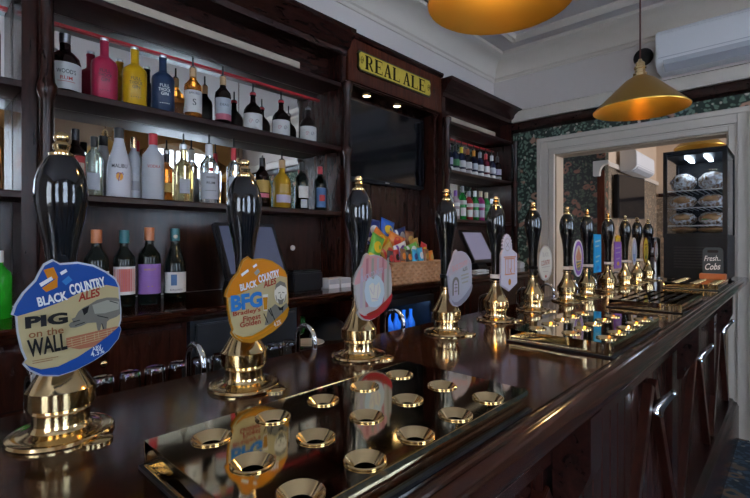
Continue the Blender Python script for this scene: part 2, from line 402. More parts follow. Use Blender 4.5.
for ax in (-0.09, 0.83, 1.752, 2.67, 3.59):
    for s_ in (-1, 1):
        obj('batten', batten(ax + s_*0.018, 0.90, ax + s_*0.40, 0.27, 0.042), W_BATTEN, bar, 0.002)
    o = link('bag_hook', peg_me, CHROME, bar); o.location = (ax, 0.352, 0.815); o['label'] = 'chrome bag hook under the bar'

# under-bar glass shelf on the staff side
gs = obj('glass_shelf', B().box(-0.6, 3.9, 0.94, 1.22, 0.965, 0.985).box(-0.6, -0.57, 0.94, 1.2, 0, 0.965).box(1.6, 1.63, 0.94, 1.2, 0, 0.965).box(3.87, 3.9, 0.94, 1.2, 0, 0.965), mat('dark_laminate', (0.02, 0.012, 0.01), 0.35), None)
tag(gs, 'dark under-bar glass shelf behind the bar top', 'shelf')
GLASSC = mat('clear_glass', (0.92, 0.95, 0.97), 0.03, trans=1.0, ior=1.3)
tumbler = B().lathe([(0.0255, 0), (0.0255, 0.002), (0.022, 0.09), (0.019, 0.097), (1e-4, 0.098), (1e-4, 0.086), (0.0195, 0.085), (0.0235, 0.002), (0.0255, 0)], 16).mesh('tumbler')
for i in range(11):
    o = link('tumbler', tumbler, GLASSC); o.location = (0.26 + i*0.056, 1.13, 0.985)
    tag(o, 'clear glass tumbler upturned on the under-bar shelf', 'glass', 'upturned tumblers behind the bar')

# ------------------------------------------------------------ drip trays
VOID = mat('drain_dark', (0.002, 0.002, 0.002), 1.0); VOID.node_tree.nodes['Principled BSDF'].inputs['Specular IOR Level'].default_value = 0.0
def drip_tray(label, x0, style):
    t = thing('drip_tray', label, 'drip tray', (x0, 0.289, ZB), 0, 'brass drip trays on the bar')
    Lx, Ly, H = 0.452, 0.234, 0.030
    obj('base', bx(-0.004, Lx+0.004, -0.004, Ly+0.004, 0, 0.004), BLACK, t)
    obj('skirt', B().box(0, Lx, 0, 0.004, 0.004, H+0.001).box(0, Lx, Ly-0.004, Ly, 0.004, H+0.001).box(0, 0.004, 0.004, Ly-0.004, 0.004, H+0.001).box(Lx-0.004, Lx, 0.004, Ly-0.004, 0.004, H+0.001), BRASS_TRAY, t, 0.0008)
    cols = [q - 0.186 for q in (0.240, 0.320, 0.401, 0.482, 0.564)]; rows = [q - 0.289 for q in (0.314, 0.391, 0.474)]
    if style == 'rings':
        ex = [0.0005] + [(a+c)/2 for a, c in zip(cols, cols[1:])] + [Lx-0.0005]; ey = [0.0005] + [(a+c)/2 for a, c in zip(rows, rows[1:])] + [Ly-0.0005]
        b = B(); n = 32
        for i, cx in enumerate(cols):
            for j, cy in enumerate(rows):
                vs = []
                angs = sorted([2*math.pi*k/n for k in range(n)] + [math.atan2(ya-cy, xa-cx) % (2*math.pi) for xa in ex[i:i+2] for ya in ey[j:j+2]])
                for a in angs:
                    ca_, sa_ = math.cos(a), math.sin(a)
                    tx = ((ex[i+1] if ca_ > 0 else ex[i]) - cx)/ca_ if abs(ca_) > 1e-9 else 1e9
                    ty = ((ey[j+1] if sa_ > 0 else ey[j]) - cy)/sa_ if abs(sa_) > 1e-9 else 1e9
                    t_ = min(tx, ty); vs += [(cx + 0.0205*ca_, cy + 0.0205*sa_, H+0.0012), (cx + t_*ca_, cy + t_*sa_, H+0.0012)]
                m_ = len(angs); b.add(vs, [(2*k, 2*k+1, (2*k+3) % (2*m_), (2*k+2) % (2*m_)) for k in range(m_)])
        obj('top_plate', b, BRASS_TRAY, t, smooth=False)
        ring = B().lathe([(0.0205, 0.0002), (0.0218, 0.0004), (0.0218, 0.0016), (0.0205, 0.0024), (0.0112, -0.0075)], 32); ring.f = [f for f in ring.f if len(f) == 4]
        ring = ring.mesh('drain_ring')
        hole = B().lathe([(0.0116, 0), (0.0116, 0.0008)], 24).mesh('drain_hole')
        for cx in cols:
            for cy in rows:
                link('drain_ring', ring, BRASS, t).location = (cx, cy, H+0.0012)
                link('drain_hole', hole, VOID, t).location = (cx, cy, H+0.0012-0.0080)
    else:
        obj('top_plate', bx(0.0005, Lx-0.0005, 0.0005, Ly-0.0005, H-0.003, H+0.0012), BRASS_TRAY, t)
        sl = B().prism([(-0.06, -0.007), (0.06, -0.007), (0.064, 0), (0.06, 0.007), (-0.06, 0.007), (-0.064, 0)], 'z', 0, 0.0008).mesh('drain_slot')
        for i in range(3):
            for j in range(6):
                o = link('drain_slot', sl, VOID, t); o.location = (0.08 + i*0.146, 0.03 + j*0.034, H+0.0010)
    return t
drip_tray('long brass drip tray with round drain rings before the pig clip pump', 0.186, 'rings')
drip_tray('brass drip tray with drain rings before the cream seal clip pump', 1.042, 'rings')
drip_tray('brass drip tray with dark drain slots before the purple clip pump', 1.84, 'slots')
drip_tray('brass drip tray beside the black display fridge', 2.80, 'rings')

# ------------------------------------------------------------ beer pumps
def ink(name, c, rough=0.35): 
    m = mat('ink_' + name, tuple(0.70*k for k in c), rough); m.node_tree.nodes['Principled BSDF'].inputs['Specular IOR Level'].default_value = 0.07
    return m
I_BLUE = ink('blue', (0.012, 0.06, 0.27)); I_NAVY = ink('navy', (0.01, 0.02, 0.09)); I_CREAM = ink('cream', (0.45, 0.36, 0.19))
I_WHITE = ink('white', (0.72, 0.74, 0.78)); I_RED = ink('red', (0.30, 0.03, 0.02)); I_BLACK = ink('black', (0.012, 0.012, 0.014))
I_BROWN = ink('brown', (0.24, 0.09, 0.035)); I_ORANGE = ink('orange', (0.56, 0.19, 0.008)); I_OCHRE = ink('ochre', (0.40, 0.17, 0.012))
I_GREY = ink('grey', (0.16, 0.15, 0.125)); I_LGREY = ink('light_grey', (0.30, 0.29, 0.24)); I_BRICK = ink('brick', (0.36, 0.13, 0.07))
I_SKY = ink('sky_blue', (0.03, 0.17, 0.45)); I_PINK = ink('pink', (0.55, 0.27, 0.27)); I_CRIM = ink('crimson', (0.36, 0.02, 0.025))
I_PALEB = ink('pale_blue', (0.44, 0.52, 0.58)); I_LILAC = ink('lilac', (0.43, 0.38, 0.47)); I_STONE = ink('stone', (0.42, 0.38, 0.36))
I_PURPLE = ink('purple', (0.25, 0.11, 0.45)); I_CYAN = ink('cyan', (0.02, 0.30, 0.62)); I_YEL = ink('yellow', (0.62, 0.40, 0.03))
I_PEACH = ink('peach', (0.55, 0.24, 0.13)); I_IVORY = ink('ivory', (0.62, 0.57, 0.48)); I_GREEN = ink('green', (0.05, 0.16, 0.05))
# the brewery's clip outline, in a 400 x 412 drawing frame (x right, y down)
OUT = [(135,0),(160,15),(225,12),(285,25),(335,50),(375,80),(390,110),(392,150),(397,200),(397,240),(390,260),(397,275),(385,310),
       (345,350),(285,380),(215,403),(155,412),(95,400),(55,375),(35,350),(45,338),(30,300),(17,240),(13,186),(0,180),(10,150),(35,110),(75,70),(90,40),(105,15)]
TOPB = [(0,180),(10,150),(35,110),(75,70),(90,40),(105,15),(135,0),(160,15),(225,12),(285,25),(335,50),(375,80),(390,110),(340,98),(290,104),(230,122),(160,150),(90,170),(13,186)]
BOTB = [(35,350),(55,375),(95,400),(155,412),(215,403),(285,380),(345,350),(385,310),(397,275),(390,262),(350,290),(290,325),(220,358),(150,380),(90,380),(50,362)]
class Clip:
    def __init__(s, parent, z0, W, H, rim, m, pts, fw=400, fh=412, yf=-0.046, th=0.004):
        s.W, s.H, s.fw, s.fh, s.z0, s.yf = W, H, fw, fh, z0, yf
        s.n = 0
        b = B().prism([s.p(*q) for q in pts], 'y', yf, yf + th)
        s.o = obj('pump_clip', b, m, parent, smooth=False)
        if rim:
            cx = sum(q[0] for q in pts)/len(pts); cy = sum(q[1] for q in pts)/len(pts)
            big = [s.p(cx + (q[0]-cx)*1.035, cy + (q[1]-cy)*1.035) for q in pts]
            obj('clip_rim', B().prism(big, 'y', yf + 0.0012, yf + th + 0.001), rim, s.o, smooth=False)
    def p(s, x, y): return ((x/s.fw - 0.5)*s.W, s.z0 + (1 - y/s.fh)*s.H)
    def y(s): s.n += 1; return s.yf - 0.00018*s.n
    def poly(s, pts, m, name='print'):
        y = s.y(); q = [s.p(*a) for a in pts]
        return obj(name, B().add([(a, y, c) for a, c in q], [tuple(range(len(q)))]), m, s.o, smooth=False)
    def oval(s, cx, cy, rx, ry, m, n=28, name='print'):
        return s.poly([(cx + rx*math.cos(2*math.pi*i/n), cy + ry*math.sin(2*math.pi*i/n)) for i in range(n)], m, name)
    def text(s, t, x0, y0, x1, y1, m, rot=0, bold=0.02, slant=0.0):
        cx, cz = s.p((x0+x1)/2, (y0+y1)/2)
        return text_flat('lettering', t, cx, cz, (x1-x0)/s.fw*s.W, (y1-y0)/s.fh*s.H, s.y(), m, s.o, R(rot), bold, slant)
    def lines(s, segs, wd, m, name='print'):
        y = s.y(); b = B()
        for (x0, y0, x1, y1) in segs:
            L_ = math.hypot(x1-x0, y1-y0) or 1; nx, ny = -(y1-y0)/L_*wd/2, (x1-x0)/L_*wd/2
            q = [s.p(x0+nx, y0+ny), s.p(x1+nx, y1+ny), s.p(x1-nx, y1-ny), s.p(x0-nx, y0-ny)]
            b.add([(a, y, c) for a, c in q], [(0,1,2,3)])
        return obj(name, b, m, s.o, smooth=False)
def brewery_head(c, band):
    c.poly(TOPB, band)
    c.poly([(95,95),(150,60),(150,95),(110,110)], I_ORANGE); c.poly([(100,30),(135,22),(152,60),(118,70)], I_ORANGE)
    c.poly([(85,78),(128,55),(134,66),(92,90)], I_WHITE); c.poly([(158,42),(180,30),(186,40),(164,52)], I_WHITE)
    c.poly([(165,75),(190,55),(205,72),(180,90)], I_LGREY if band is I_ORANGE else I_SKY)
    c.text('BLACK', 78, 118, 186, 152, I_WHITE, 11, 0.035); c.text('COUNTRY', 192, 76, 334, 116, I_WHITE, 12, 0.035)
    c.text('ALES', 226, 114, 312, 146, I_RED, 13, 0.03, 0.25)
def pig_clip(p):
    c = Clip(p, 0.089, 0.111, 0.137, mat('clip_edge', (0.30, 0.31, 0.36), 0.25), I_CREAM, OUT)
    brewery_head(c, I_BLUE)
    pig = [(190,236),(196,228),(206,224),(200,214),(214,210),(226,190),(246,176),(268,168),(300,152),(340,146),(380,150),(393,158),(396,215),(380,225),(352,232),(340,240),(338,264),(346,276),(338,280),(322,270),(318,246),(312,268),(318,280),(306,280),(300,262),(296,238),(262,236),(240,244),(215,248),(196,246)]
    c.poly(pig, I_GREY); c.poly([(240,182),(268,172),(262,196),(248,206)], I_BLACK)
    c.poly([(280,170),(340,156),(390,166),(390,196),(330,206),(290,204)], I_LGREY)
    c.lines([(205,226,232,222),(214,240,250,232),(300,212,345,226),(350,160,385,172),(318,244,326,266)], 3, I_BLACK)
    c.poly([(180,282),(380,262),(392,266),(345,296),(290,328),(230,330),(182,316)], I_BRICK)
    c.lines([(182, 292+9*i, 386-22*i, 270+11*i) for i in range(4)] + [(200+26*i+9*(i % 2), 286-3*i, 202+26*i+9*(i % 2), 312-3*i) for i in range(7)], 2, I_CREAM)
    c.text('PIG', 36, 188, 186, 230, I_BLACK, 2, 0.05); c.text('on the', 48, 238, 170, 264, I_BROWN, 2, 0.01); c.text('WALL', 44, 266, 182, 328, I_BLACK, 5, 0.03)
    c.poly(BOTB, I_NAVY if False else I_BLUE)
    c.text('ABV', 278, 326, 316, 342, I_WHITE, 12, 0.01); c.text('4.3%', 272, 340, 326, 362, I_WHITE, 12, 0.01)
    c.lines([(60,346,150,344),(60,354,130,352)], 2, I_BROWN)
    return c
def bfg_clip(p):
    c = Clip(p, 0.086, 0.117, 0.137, I_OCHRE, I_CREAM, OUT)
    brewery_head(c, I_ORANGE)
    c.text('BFG', 24, 172, 216, 250, I_SKY, 3, 0.05)
    c.text("Bradley's", 36, 250, 206, 278, I_RED, 3, 0.02); c.text('Finest', 96, 280, 206, 306, I_RED, 3, 0.02); c.text('Golden', 76, 306, 206, 332, I_RED, 3, 0.02)
    # sketched drinker with a pint
    c.oval(340, 186, 44, 56, I_IVORY); c.poly([(300,172),(306,140),(335,124),(370,136),(384,170),(374,160),(340,146),(312,158)], I_GREY)
    c.lines([(322,186,338,184),(350,184,366,188),(342,190,336,212),(336,212,348,214),(324,226,358,226),(306,196,314,226),(378,196,366,236)], 5, I_GREY)
    c.poly([(316,214),(340,222),(364,216),(352,246),(328,246)], I_GREY)
    c.poly([(230,340),(250,270),(300,240),(340,262),(380,240),(394,262),(380,310),(300,340)], I_GREY)
    c.poly([(318,256),(340,262),(360,254),(352,276),(330,276)], I_BLACK)
    c.poly([(214,186),(252,186),(246,268),(222,268)], I_IVORY); c.poly([(217,200),(249,200),(245,262),(224,262)], I_OCHRE)
    c.lines([(222,280,250,330),(252,262,280,300),(264,256,300,330),(352,262,352,320)], 5, I_BLACK)
    c.poly(BOTB, I_OCHRE); c.lines([(60,378,130,392),(130,392,220,374),(220,374,330,330)], 7, I_ORANGE)
    c.text('4.2%', 288, 326, 338, 352, I_IVORY, 14, 0.01)
    return c
def pink_clip(p):
    c = Clip(p, 0.086, 0.115, 0.137, I_STONE, I_STONE, OUT)
    c.poly(TOPB, I_PINK)
    for i in range(6): c.poly([(60+56*i, 30 if i else 90), (86+56*i, 24 if i else 80), (80+56*i, 330), (52+56*i, 330)], (ink('mauve', (0.40, 0.34, 0.38)), ink('rose', (0.40, 0.16, 0.18)), I_LGREY)[i % 3])
    c.poly([(110,170),(150,140),(190,160),(215,130),(260,150),(300,190),(310,260),(280,320),(220,340),(150,330),(110,290),(95,230)], I_PALEB)
    c.poly([(140,200),(175,180),(215,200),(250,180),(270,240),(230,300),(170,300)], I_IVORY)
    c.lines([(150,210,180,250),(200,190,190,260),(240,200,230,280),(170,280,240,290)], 6, I_LILAC)
    c.text('BLACK COUNTRY', 60, 110, 300, 146, I_LILAC, 14, 0.02)
    c.poly(BOTB, I_CRIM); c.poly([(110,372),(220,352),(330,300),(340,320),(230,376),(140,392)], I_RED)
    return c
def grey_clip(p):
    c = Clip(p, 0.080, 0.115, 0.145, I_LILAC, ink('mist', (0.36, 0.36, 0.41)), OUT)
    c.poly(TOPB, ink('mauve', (0.40, 0.34, 0.38)))
    c.text('BLACK COUNTRY', 60, 92, 320, 134, I_PINK, 12, 0.02); c.text('ALES', 226, 128, 312, 156, I_GREY, 13, 0.03)
    arch = [(60,330),(60,240)] + [(115 - 55*math.cos(math.pi*i/8), 240 - 45*math.sin(math.pi*i/8)) for i in range(9)] + [(170,330)]
    c.poly(arch, I_GREY); c.poly([(82,330),(82,246),(100,222),(115,215),(132,222),(148,246),(148,330)], I_LILAC)
    c.lines([(92,250,140,250),(92,275,140,275),(92,300,140,300),(115,220,115,325)], 7, I_GREY)
    c.lines([(200,190,330,178),(205,215,330,203),(215,245,320,236)], 12, I_LGREY)
    c.poly(BOTB, ink('slate', (0.22, 0.22, 0.27)))
    return c
def seal_clip(p):
    pts = [(0,120),(60,100)]
    for i in range(23):
        a = math.pi*0.85 + (math.pi*1.3)*i/22; r = 92 if i % 2 else 76
        pts.append((112 + r*math.cos(a), 92 + r*math.sin(a)))
    pts += [(200,100),(300,160),(300,420),(150,480),(0,420)]
    pts = [(0,170),(18,150)] + pts[2:-4] + [(205,135),(300,175),(300,430),(150,490),(0,430)]
    c = Clip(p, 0.099, 0.105, 0.172, I_LILAC, ink('pale_lilac', (0.56, 0.53, 0.62)), pts, 300, 490)
    c.oval(112, 92, 58, 58, I_STONE); c.oval(112, 92, 48, 48, ink('pale_lilac', (0.5,)*3)); c.lines([(88,70,136,116),(88,114,136,72)], 6, I_GREY)
    c.lines([(40,200,270,200),(60,215,250,215),(75,215,75,350),(120,215,120,340),(180,215,180,300),(240,215,240,340),(60,352,250,352),(150,300,190,350),(190,300,150,340)], 12, I_PEACH)
    c.oval(150, 420, 26, 28, I_OCHRE)
    return c
def oval_pts(n=32): return [(50 + 50*math.cos(2*math.pi*i/n), 50 + 50*math.sin(2*math.pi*i/n)) for i in range(n)]
def oval_clip(p, z0, W, H, rim, field, inner, deco):
    c = Clip(p, z0, W, H, None, rim, oval_pts(), 100, 100)
    c.oval(50, 50, 45, 46, field)
    if inner: c.oval(50, 50, 33, 35, inner)
    deco(c); return c
def rect_clip(p, z0, W, H, m, deco, pts=((0,0),(100,0),(100,100),(0,100))):
    c = Clip(p, z0, W, H, None, m, list(pts), 100, 100); deco(c); return c
def cream_deco(c):
    c.text('BLACK', 28, 20, 72, 32, I_STONE, 0, 0.01); c.text('COUNTRY', 18, 42, 82, 56, I_RED, 3, 0.01); c.lines([(20,62,80,60),(30,74,70,74)], 2, I_STONE)
    c.oval(50, 88, 6, 4, I_CRIM)
def peach_deco(c):
    c.poly([(24,46),(50,20),(76,46),(70,56),(30,56)], I_PEACH); c.poly([(26,58),(74,58),(66,80),(50,84),(34,80)], I_GREY); c.lines([(30,66,70,62),(36,74,64,70)], 3, I_YEL)
def blue_deco(c):
    c.lines([(14,20,86,16),(14,32,70,30),(20,60,80,56),(20,72,66,70)], 4, I_PALEB); c.oval(50, 88, 20, 6, I_SKY)
def purple_deco(c):
    c.lines([(16,40,84,38),(16,54,84,52),(24,72,76,70)], 4, I_LILAC); c.oval(50, 86, 18, 6, I_YEL)
def lav_deco(c): c.oval(50, 40, 22, 20, I_PALEB); c.poly([(30,60),(70,58),(60,84),(40,84)], I_SKY); c.lines([(50,18,50,80)], 5, I_WHITE)
def yel_deco(c): c.oval(50, 62, 24, 22, I_GREEN); c.oval(48, 60, 14, 14, I_YEL); c.lines([(24,30,76,28),(34,42,66,40)], 6, I_BROWN)
def tan_deco(c): c.lines([(26,30,74,28),(30,50,70,48),(34,70,66,68)], 6, I_PINK)

BASE_P = [(0.0595, 0), (0.0600, 0.003), (0.0585, 0.0062), (0.0555, 0.0075), (0.050, 0.0072), (0.042, 0.0090), (0.035, 0.0120), (0.0325, 0.0160), (0.0315, 0.020), (0.0315, 0.0325), (0.0335, 0.0345), (0.0320, 0.0370),
          (0.0365, 0.0395), (0.0385, 0.0410), (0.0385, 0.0615), (0.0370, 0.0630), (0.0340, 0.0680), (0.0232, 0.0860), (0.0180, 0.0980), (0.0150, 0.110), (0.0138, 0.119), (0.0165, 0.121), (0.0165, 0.126), (0.013, 0.128)]
HAND_P = [(0.0135, 0.127), (0.0145, 0.14), (0.0148, 0.18), (0.0152, 0.205), (0.0168, 0.228), (0.0205, 0.252), (0.0255, 0.275), (0.0290, 0.297), (0.0298, 0.312), (0.0285, 0.327), (0.0245, 0.342), (0.0190, 0.353), (0.0150, 0.359)]
FIN_P = [(0.0135, 0.358), (0.0142, 0.3595), (0.0142, 0.3625), (0.0105, 0.3645), (0.0085, 0.367), (0.0095, 0.3705), (0.0105, 0.3735), (0.0085, 0.3765), (0.0068, 0.3785), (0.0085, 0.3815), (0.0090, 0.3845), (0.0075, 0.3880), (0.0045, 0.3905), (1e-4, 0.3915)]
base_me = B().lathe(BASE_P, 40).mesh('base', angle=28); hand_me = B().lathe(HAND_P, 32).mesh('handle', angle=40); fin_me = B().lathe(FIN_P, 24).mesh('finial', angle=40)
lobe_me = B().lathe([(0.019, 0), (0.019, 0.003), (0.016, 0.005), (1e-4, 0.006)], 20, (0.024, -0.056, 0)).mesh('clamp_plate')
sw = [(0, 0.150, -0.16), (0, 0.150, -0.02)]
for i in range(13):
    a = math.pi*i/12; sw.append((0, 0.184 - 0.034*math.cos(a), 0.008 + 0.034*math.sin(a)))
sw += [(0, 0.218, -0.03), (0, 0.218, -0.12)]
swan_me = B().tube(sw, 0.0062, 12).mesh('swan_neck', angle=60)
nut_me = B().lathe([(0.011, 0), (0.011, 0.012), (0.0085, 0.016)], 6).mesh('collar')
def beer_pump(label, x, fn, white_bar=False):
    t = thing('beer_pump', label, 'beer pump', (x, 0.695, ZB), 0, 'hand pumps along the bar')
    link('base', base_me, BRASS, t); link('handle', hand_me, BLACK_GLOSS, t); link('finial', fin_me, BRASS, t)
    link('clamp_plate', lobe_me, BRASS, t); link('swan_neck', swan_me, CHROME, t)
    if white_bar:
        obj('clip_bracket', B().lathe([(0.0175, 0.133), (0.0175, 0.145)], 20).box(-0.012, 0.012, -0.042, -0.010, 0.133, 0.145), WHITE_PL, t)
    else:
        obj('clip_bracket', B().lathe([(0.017, 0.150), (0.017, 0.160)], 20).box(-0.010, 0.010, -0.042, -0.010, 0.150, 0.160), BLACK, t)
    fn(t)
    return t
beer_pump('brass beer pump with black handle and blue pig clip', 0.147, pig_clip)
beer_pump('brass beer pump with black handle and orange BFG clip', 0.411, bfg_clip)
beer_pump('brass beer pump with black handle and pink and grey clip with a crimson foot', 0.688, pink_clip)
beer_pump('brass beer pump with black handle and grey lilac clip with arch emblem', 1.022, grey_clip)
beer_pump('brass beer pump with tall pale clip topped by a toothed seal', 1.298, seal_clip, True)
beer_pump('brass beer pump with ivory oval clip outlined in red', 1.572, lambda t: oval_clip(t, 0.110, 0.118, 0.125, I_STONE, I_IVORY, None, cream_deco))
beer_pump('brass beer pump with purple rimmed oval clip showing a peach picture', 1.900, lambda t: oval_clip(t, 0.105, 0.115, 0.150, I_WHITE, I_PURPLE, I_IVORY, peach_deco), True)
beer_pump('brass beer pump with plain bright blue rectangular clip', 2.142, lambda t: rect_clip(t, 0.110, 0.095, 0.170, I_CYAN, blue_deco), True)
CROWN = ((0,20),(20,20),(14,4),(30,12),(40,0),(50,10),(62,0),(70,12),(86,4),(80,20),(100,20),(100,100),(0,100))
def purple(t):
    c = rect_clip(t, 0.115, 0.115, 0.165, I_PURPLE, purple_deco, ((0,20),(100,20),(100,100),(0,100)))
    obj('crown', B().prism([c.p(*q) for q in CROWN[1:10]], 'y', c.yf, c.yf+0.004), I_YEL, c.o, smooth=False)
beer_pump('brass beer pump with purple rectangular clip under a yellow crown', 2.452, purple, True)
beer_pump('brass beer pump with small lavender and pale blue oval clip', 2.758, lambda t: oval_clip(t, 0.118, 0.10, 0.150, I_IVORY, I_LILAC, None, lav_deco), True)
beer_pump('brass beer pump with yellow oval clip', 3.013, lambda t: oval_clip(t, 0.118, 0.115, 0.155, I_BROWN, I_YEL, None, yel_deco), True)
beer_pump('brass beer pump with tan oval clip beside the steel font', 3.283, lambda t: oval_clip(t, 0.118, 0.10, 0.130, I_BROWN, I_STONE, None, tan_deco))
t = thing('lager_font', 'brushed steel lager font column beside the display fridge', 'beer tap', (3.50, 0.70, ZB), R(-90))
obj('column', B().lathe([(0.045, 0), (0.045, 0.008), (0.032, 0.014), (0.030, 0.25), (0.032, 0.26), (0.02, 0.275), (1e-4, 0.278)], 24), STEEL, t)
obj('tap_body', B().tube([(0, -0.028, 0.2), (0, -0.075, 0.2), (0, -0.085, 0.17)], 0.010), CHROME, t)
obj('tap_lever', B().tube([(0, -0.06, 0.208), (0, -0.065, 0.27)], [0.006, 0.010]), BLACK, t)

# ------------------------------------------------------------ back bar
XU = (-0.98, 0.349, 1.864, 2.872, 4.06)
SH1, SH2, SH3 = 1.563, 1.95, 2.33
def shelf(x0, x1, z, parent, th=0.03):
    return obj('shelf', B().prism([(1.99, z), (2.175, z), (2.175, z-th), (1.995, z-th), (1.985, z-th+0.006), (1.985, z-0.006)], 'x', x0, x1), W_SHELF, parent)
COL_P = [(0.026, 1.137), (0.03, 1.14), (0.03, 1.16), (0.024, 1.175), (0.026, 1.22), (0.022, 1.5), (0.027, 1.51), (0.033, 1.53), (0.033, 1.55), (0.026, 1.565), (0.0235, 1.60),
         (0.022, 1.89), (0.027, 1.90), (0.033, 1.92), (0.033, 1.94), (0.026, 1.955), (0.0235, 1.99), (0.022, 2.26), (0.027, 2.28), (0.033, 2.30), (0.033, 2.33)]
col_me = B().lathe(COL_P, 20).mesh('column')
CORN = [(2.175, 2.50), (1.985, 2.50), (1.98, 2.53), (1.955, 2.545), (1.94, 2.575), (1.905, 2.60), (1.90, 2.605), (1.90, 2.635), (2.175, 2.635)]
def column(x, parent):
    o = link('column', col_me, W_VERT, parent); o.location = (x, 1.957, 0)
def unit(label, x0, x1, cols):
    t = thing('back_bar_cabinet', label, 'cabinet')
    for a in (x0, x1-0.045): obj('side_post', bx(a, a+0.045, 1.99, 2.18, 1.137, 2.50), W_VERT, t, 0.003)
    for z in (SH1, SH2, SH3): shelf(x0+0.046, x1-0.046, z, t)
    obj('cornice', B().prism(CORN, 'x', x0, x1), W_DARK, t)
    obj('frieze_panel', bx(x0+0.046, x1-0.046, 2.10, 2.12, SH3+0.001, 2.499), W_DARK, t)
    obj('back_panel', bx(x0+0.046, x1-0.046, 2.176, 2.19, 1.137, SH1-0.031), W_PANEL, t)
    for z0, z1 in ((SH1, SH2-0.031), (SH2, SH3-0.031)):
        obj('mirror', bx(x0+0.046, x1-0.046, 2.176, 2.182, z0+0.001, z1), MIRROR, t)
    rt = B().box(x0+0.06, x1-0.06, 2.164, 2.174, 2.252, 2.263).box(x0+0.06, x0+0.072, 2.164, 2.174, SH2+0.002, 2.252)
    o = obj('mirror_edging', rt, RED, t); o['label'] = 'thin red edging around the upper mirror'
    obj('light_batten', bx(x0+0.10, x1-0.34, 1.995, 2.03, SH3+0.001, SH3+0.04), mat('batten_cream', (0.42, 0.35, 0.27), 0.5), t, 0.004)
    for x in cols: column(x, t)
    return t
unit('dark mahogany back bar bay left of the turned column with red edged mirror', XU[0], XU[1]-0.001, ())
unit('wide dark mahogany back bar bay lined with spirit bottles and mirrors', XU[1], XU[2], (XU[1]+0.02, XU[2]-0.02))
unit('dark mahogany back bar bay beside the floral wallpaper, with rows of gins', XU[3], XU[4], (XU[3]+0.02, XU[4]-0.025))
# centre bay with the sign
t = thing('sign_bay', 'mahogany centre bay of the back bar carrying the sign and television', 'cabinet')
x0, x1 = XU[2]+0.001, XU[3]-0.001
obj('header_board', bx(x0+0.012, x1-0.012, 1.985, 2.01, 2.365, 2.63), W_RED, t, 0.003)
obj('header_cap', B().prism([(1.975, 2.632), (1.965, 2.645), (1.965, 2.66), (2.18, 2.66), (2.18, 2.632)], 'x', x0+0.012, x1-0.012), W_DARK, t)
obj('soffit', bx(x0, x1, 2.011, 2.18, 2.35, 2.365), W_DARK, t)
n = 5
for i in range(n):
    a = x0 + (x1-x0)*i/n; obj('back_board', bx(a+0.002, x0+(x1-x0)*(i+1)/n-0.002, 2.165, 2.19, 1.137, 2.349), W_PANEL, t, 0.002)
for a in (x0, x1-0.05): obj('pilaster', bx(a, a+0.05, 2.03, 2.164, 1.137, 2.349), W_VERT, t, 0.003)
# sign
SG = thing('pub_sign', 'gilt yellow sign with dark letters reading REAL ALE on header board', 'sign', (2.325, 1.984, 2.504))
sx, sz = 0.378, 0.062
so = [(-sx, -sz+0.02), (-sx+0.015, -sz), (sx-0.015, -sz), (sx, -sz+0.02), (sx-0.006, 0), (sx, sz-0.02), (sx-0.015, sz), (-sx+0.015, sz), (-sx, sz-0.02), (-sx+0.006, 0)]
bd = obj('sign_board', B().prism(so, 'y', -0.012, 0), mat('sign_black', (0.03, 0.02, 0.005), 0.35), SG)
obj('gilt_field', B().prism([(a*0.975, c*0.86) for a, c in so], 'y', -0.0145, -0.012), mat('sign_gilt', (0.60, 0.44, 0.06), 0.4, var=0.2, vscale=30), SG)
SI = mat('sign_ink', (0.015, 0.009, 0.002), 0.7); SI.node_tree.nodes['Principled BSDF'].inputs['Specular IOR Level'].default_value = 0.1
def serif(ch, x, w_, h_):
    """one serifed capital: thick stems, thin hairlines and slab feet"""
    T, t_ = 0.2*w_, 0.075*w_; z0 = -h_/2; P = []
    def q(*pts): P.append([(x + a*w_, z0 + c*h_) for a, c in pts])
    def stem(a): q((a-0.02, 0), (a+0.26, 0), (a+0.26, 1), (a-0.02, 1))
    def foot(a, b_, c): q((a, c), (b_, c), (b_, c+0.08), (a, c+0.08))
    if ch == 'R':
        stem(0.1); foot(0, 0.42, 0); foot(0, 0.5, 0.92)
        for i in range(8):
            a0, a1 = math.pi*(0.5-i/8), math.pi*(0.5-(i+1)/8)
            q((0.5+0.36*math.cos(a0), 0.72+0.28*math.sin(a0)), (0.5+0.36*math.cos(a1), 0.72+0.28*math.sin(a1)), (0.46+0.17*math.cos(a1), 0.72+0.21*math.sin(a1)), (0.46+0.17*math.cos(a0), 0.72+0.21*math.sin(a0)))
        q((0.3, 0.44), (0.5, 0.44), (0.5, 0.5), (0.3, 0.5)); q((0.3, 0.94), (0.5, 0.94), (0.5, 1), (0.3, 1)); q((0.42, 0.46), (0.62, 0.46), (0.98, 0), (0.74, 0))
    if ch in 'EL':
        stem(0.1); foot(0, 0.95, 0); foot(0, 0.42 if ch == 'L' else 0.92, 0.92); q((0.86, 0), (0.95, 0), (0.95, 0.28), (0.9, 0.28))
        if ch == 'E': q((0.86, 1), (0.92, 1), (0.92, 0.74), (0.88, 0.74)); foot(0.3, 0.7, 0.48); q((0.64, 0.38), (0.7, 0.38), (0.7, 0.64), (0.66, 0.64))
    if ch == 'A':
        q((0.06, 0), (0.19, 0), (0.56, 1), (0.42, 1)); q((0.62, 0), (0.93, 0), (0.60, 1), (0.40, 1)); foot(0, 0.28, 0); foot(0.58, 1.0, 0); q((0.24, 0.28), (0.74, 0.28), (0.72, 0.35), (0.26, 0.35))
    b = B()
    for pp in P: b.add([(a, -0.0152, c) for a, c in pp], [tuple(range(len(pp)))])
    return obj('letter', b, SI, SG, smooth=False)
xx = -0.318
for ch in 'REAL ALE':
    if ch == ' ': xx += 0.022; continue
    serif(ch, xx, 0.078, 0.088); xx += 0.0875
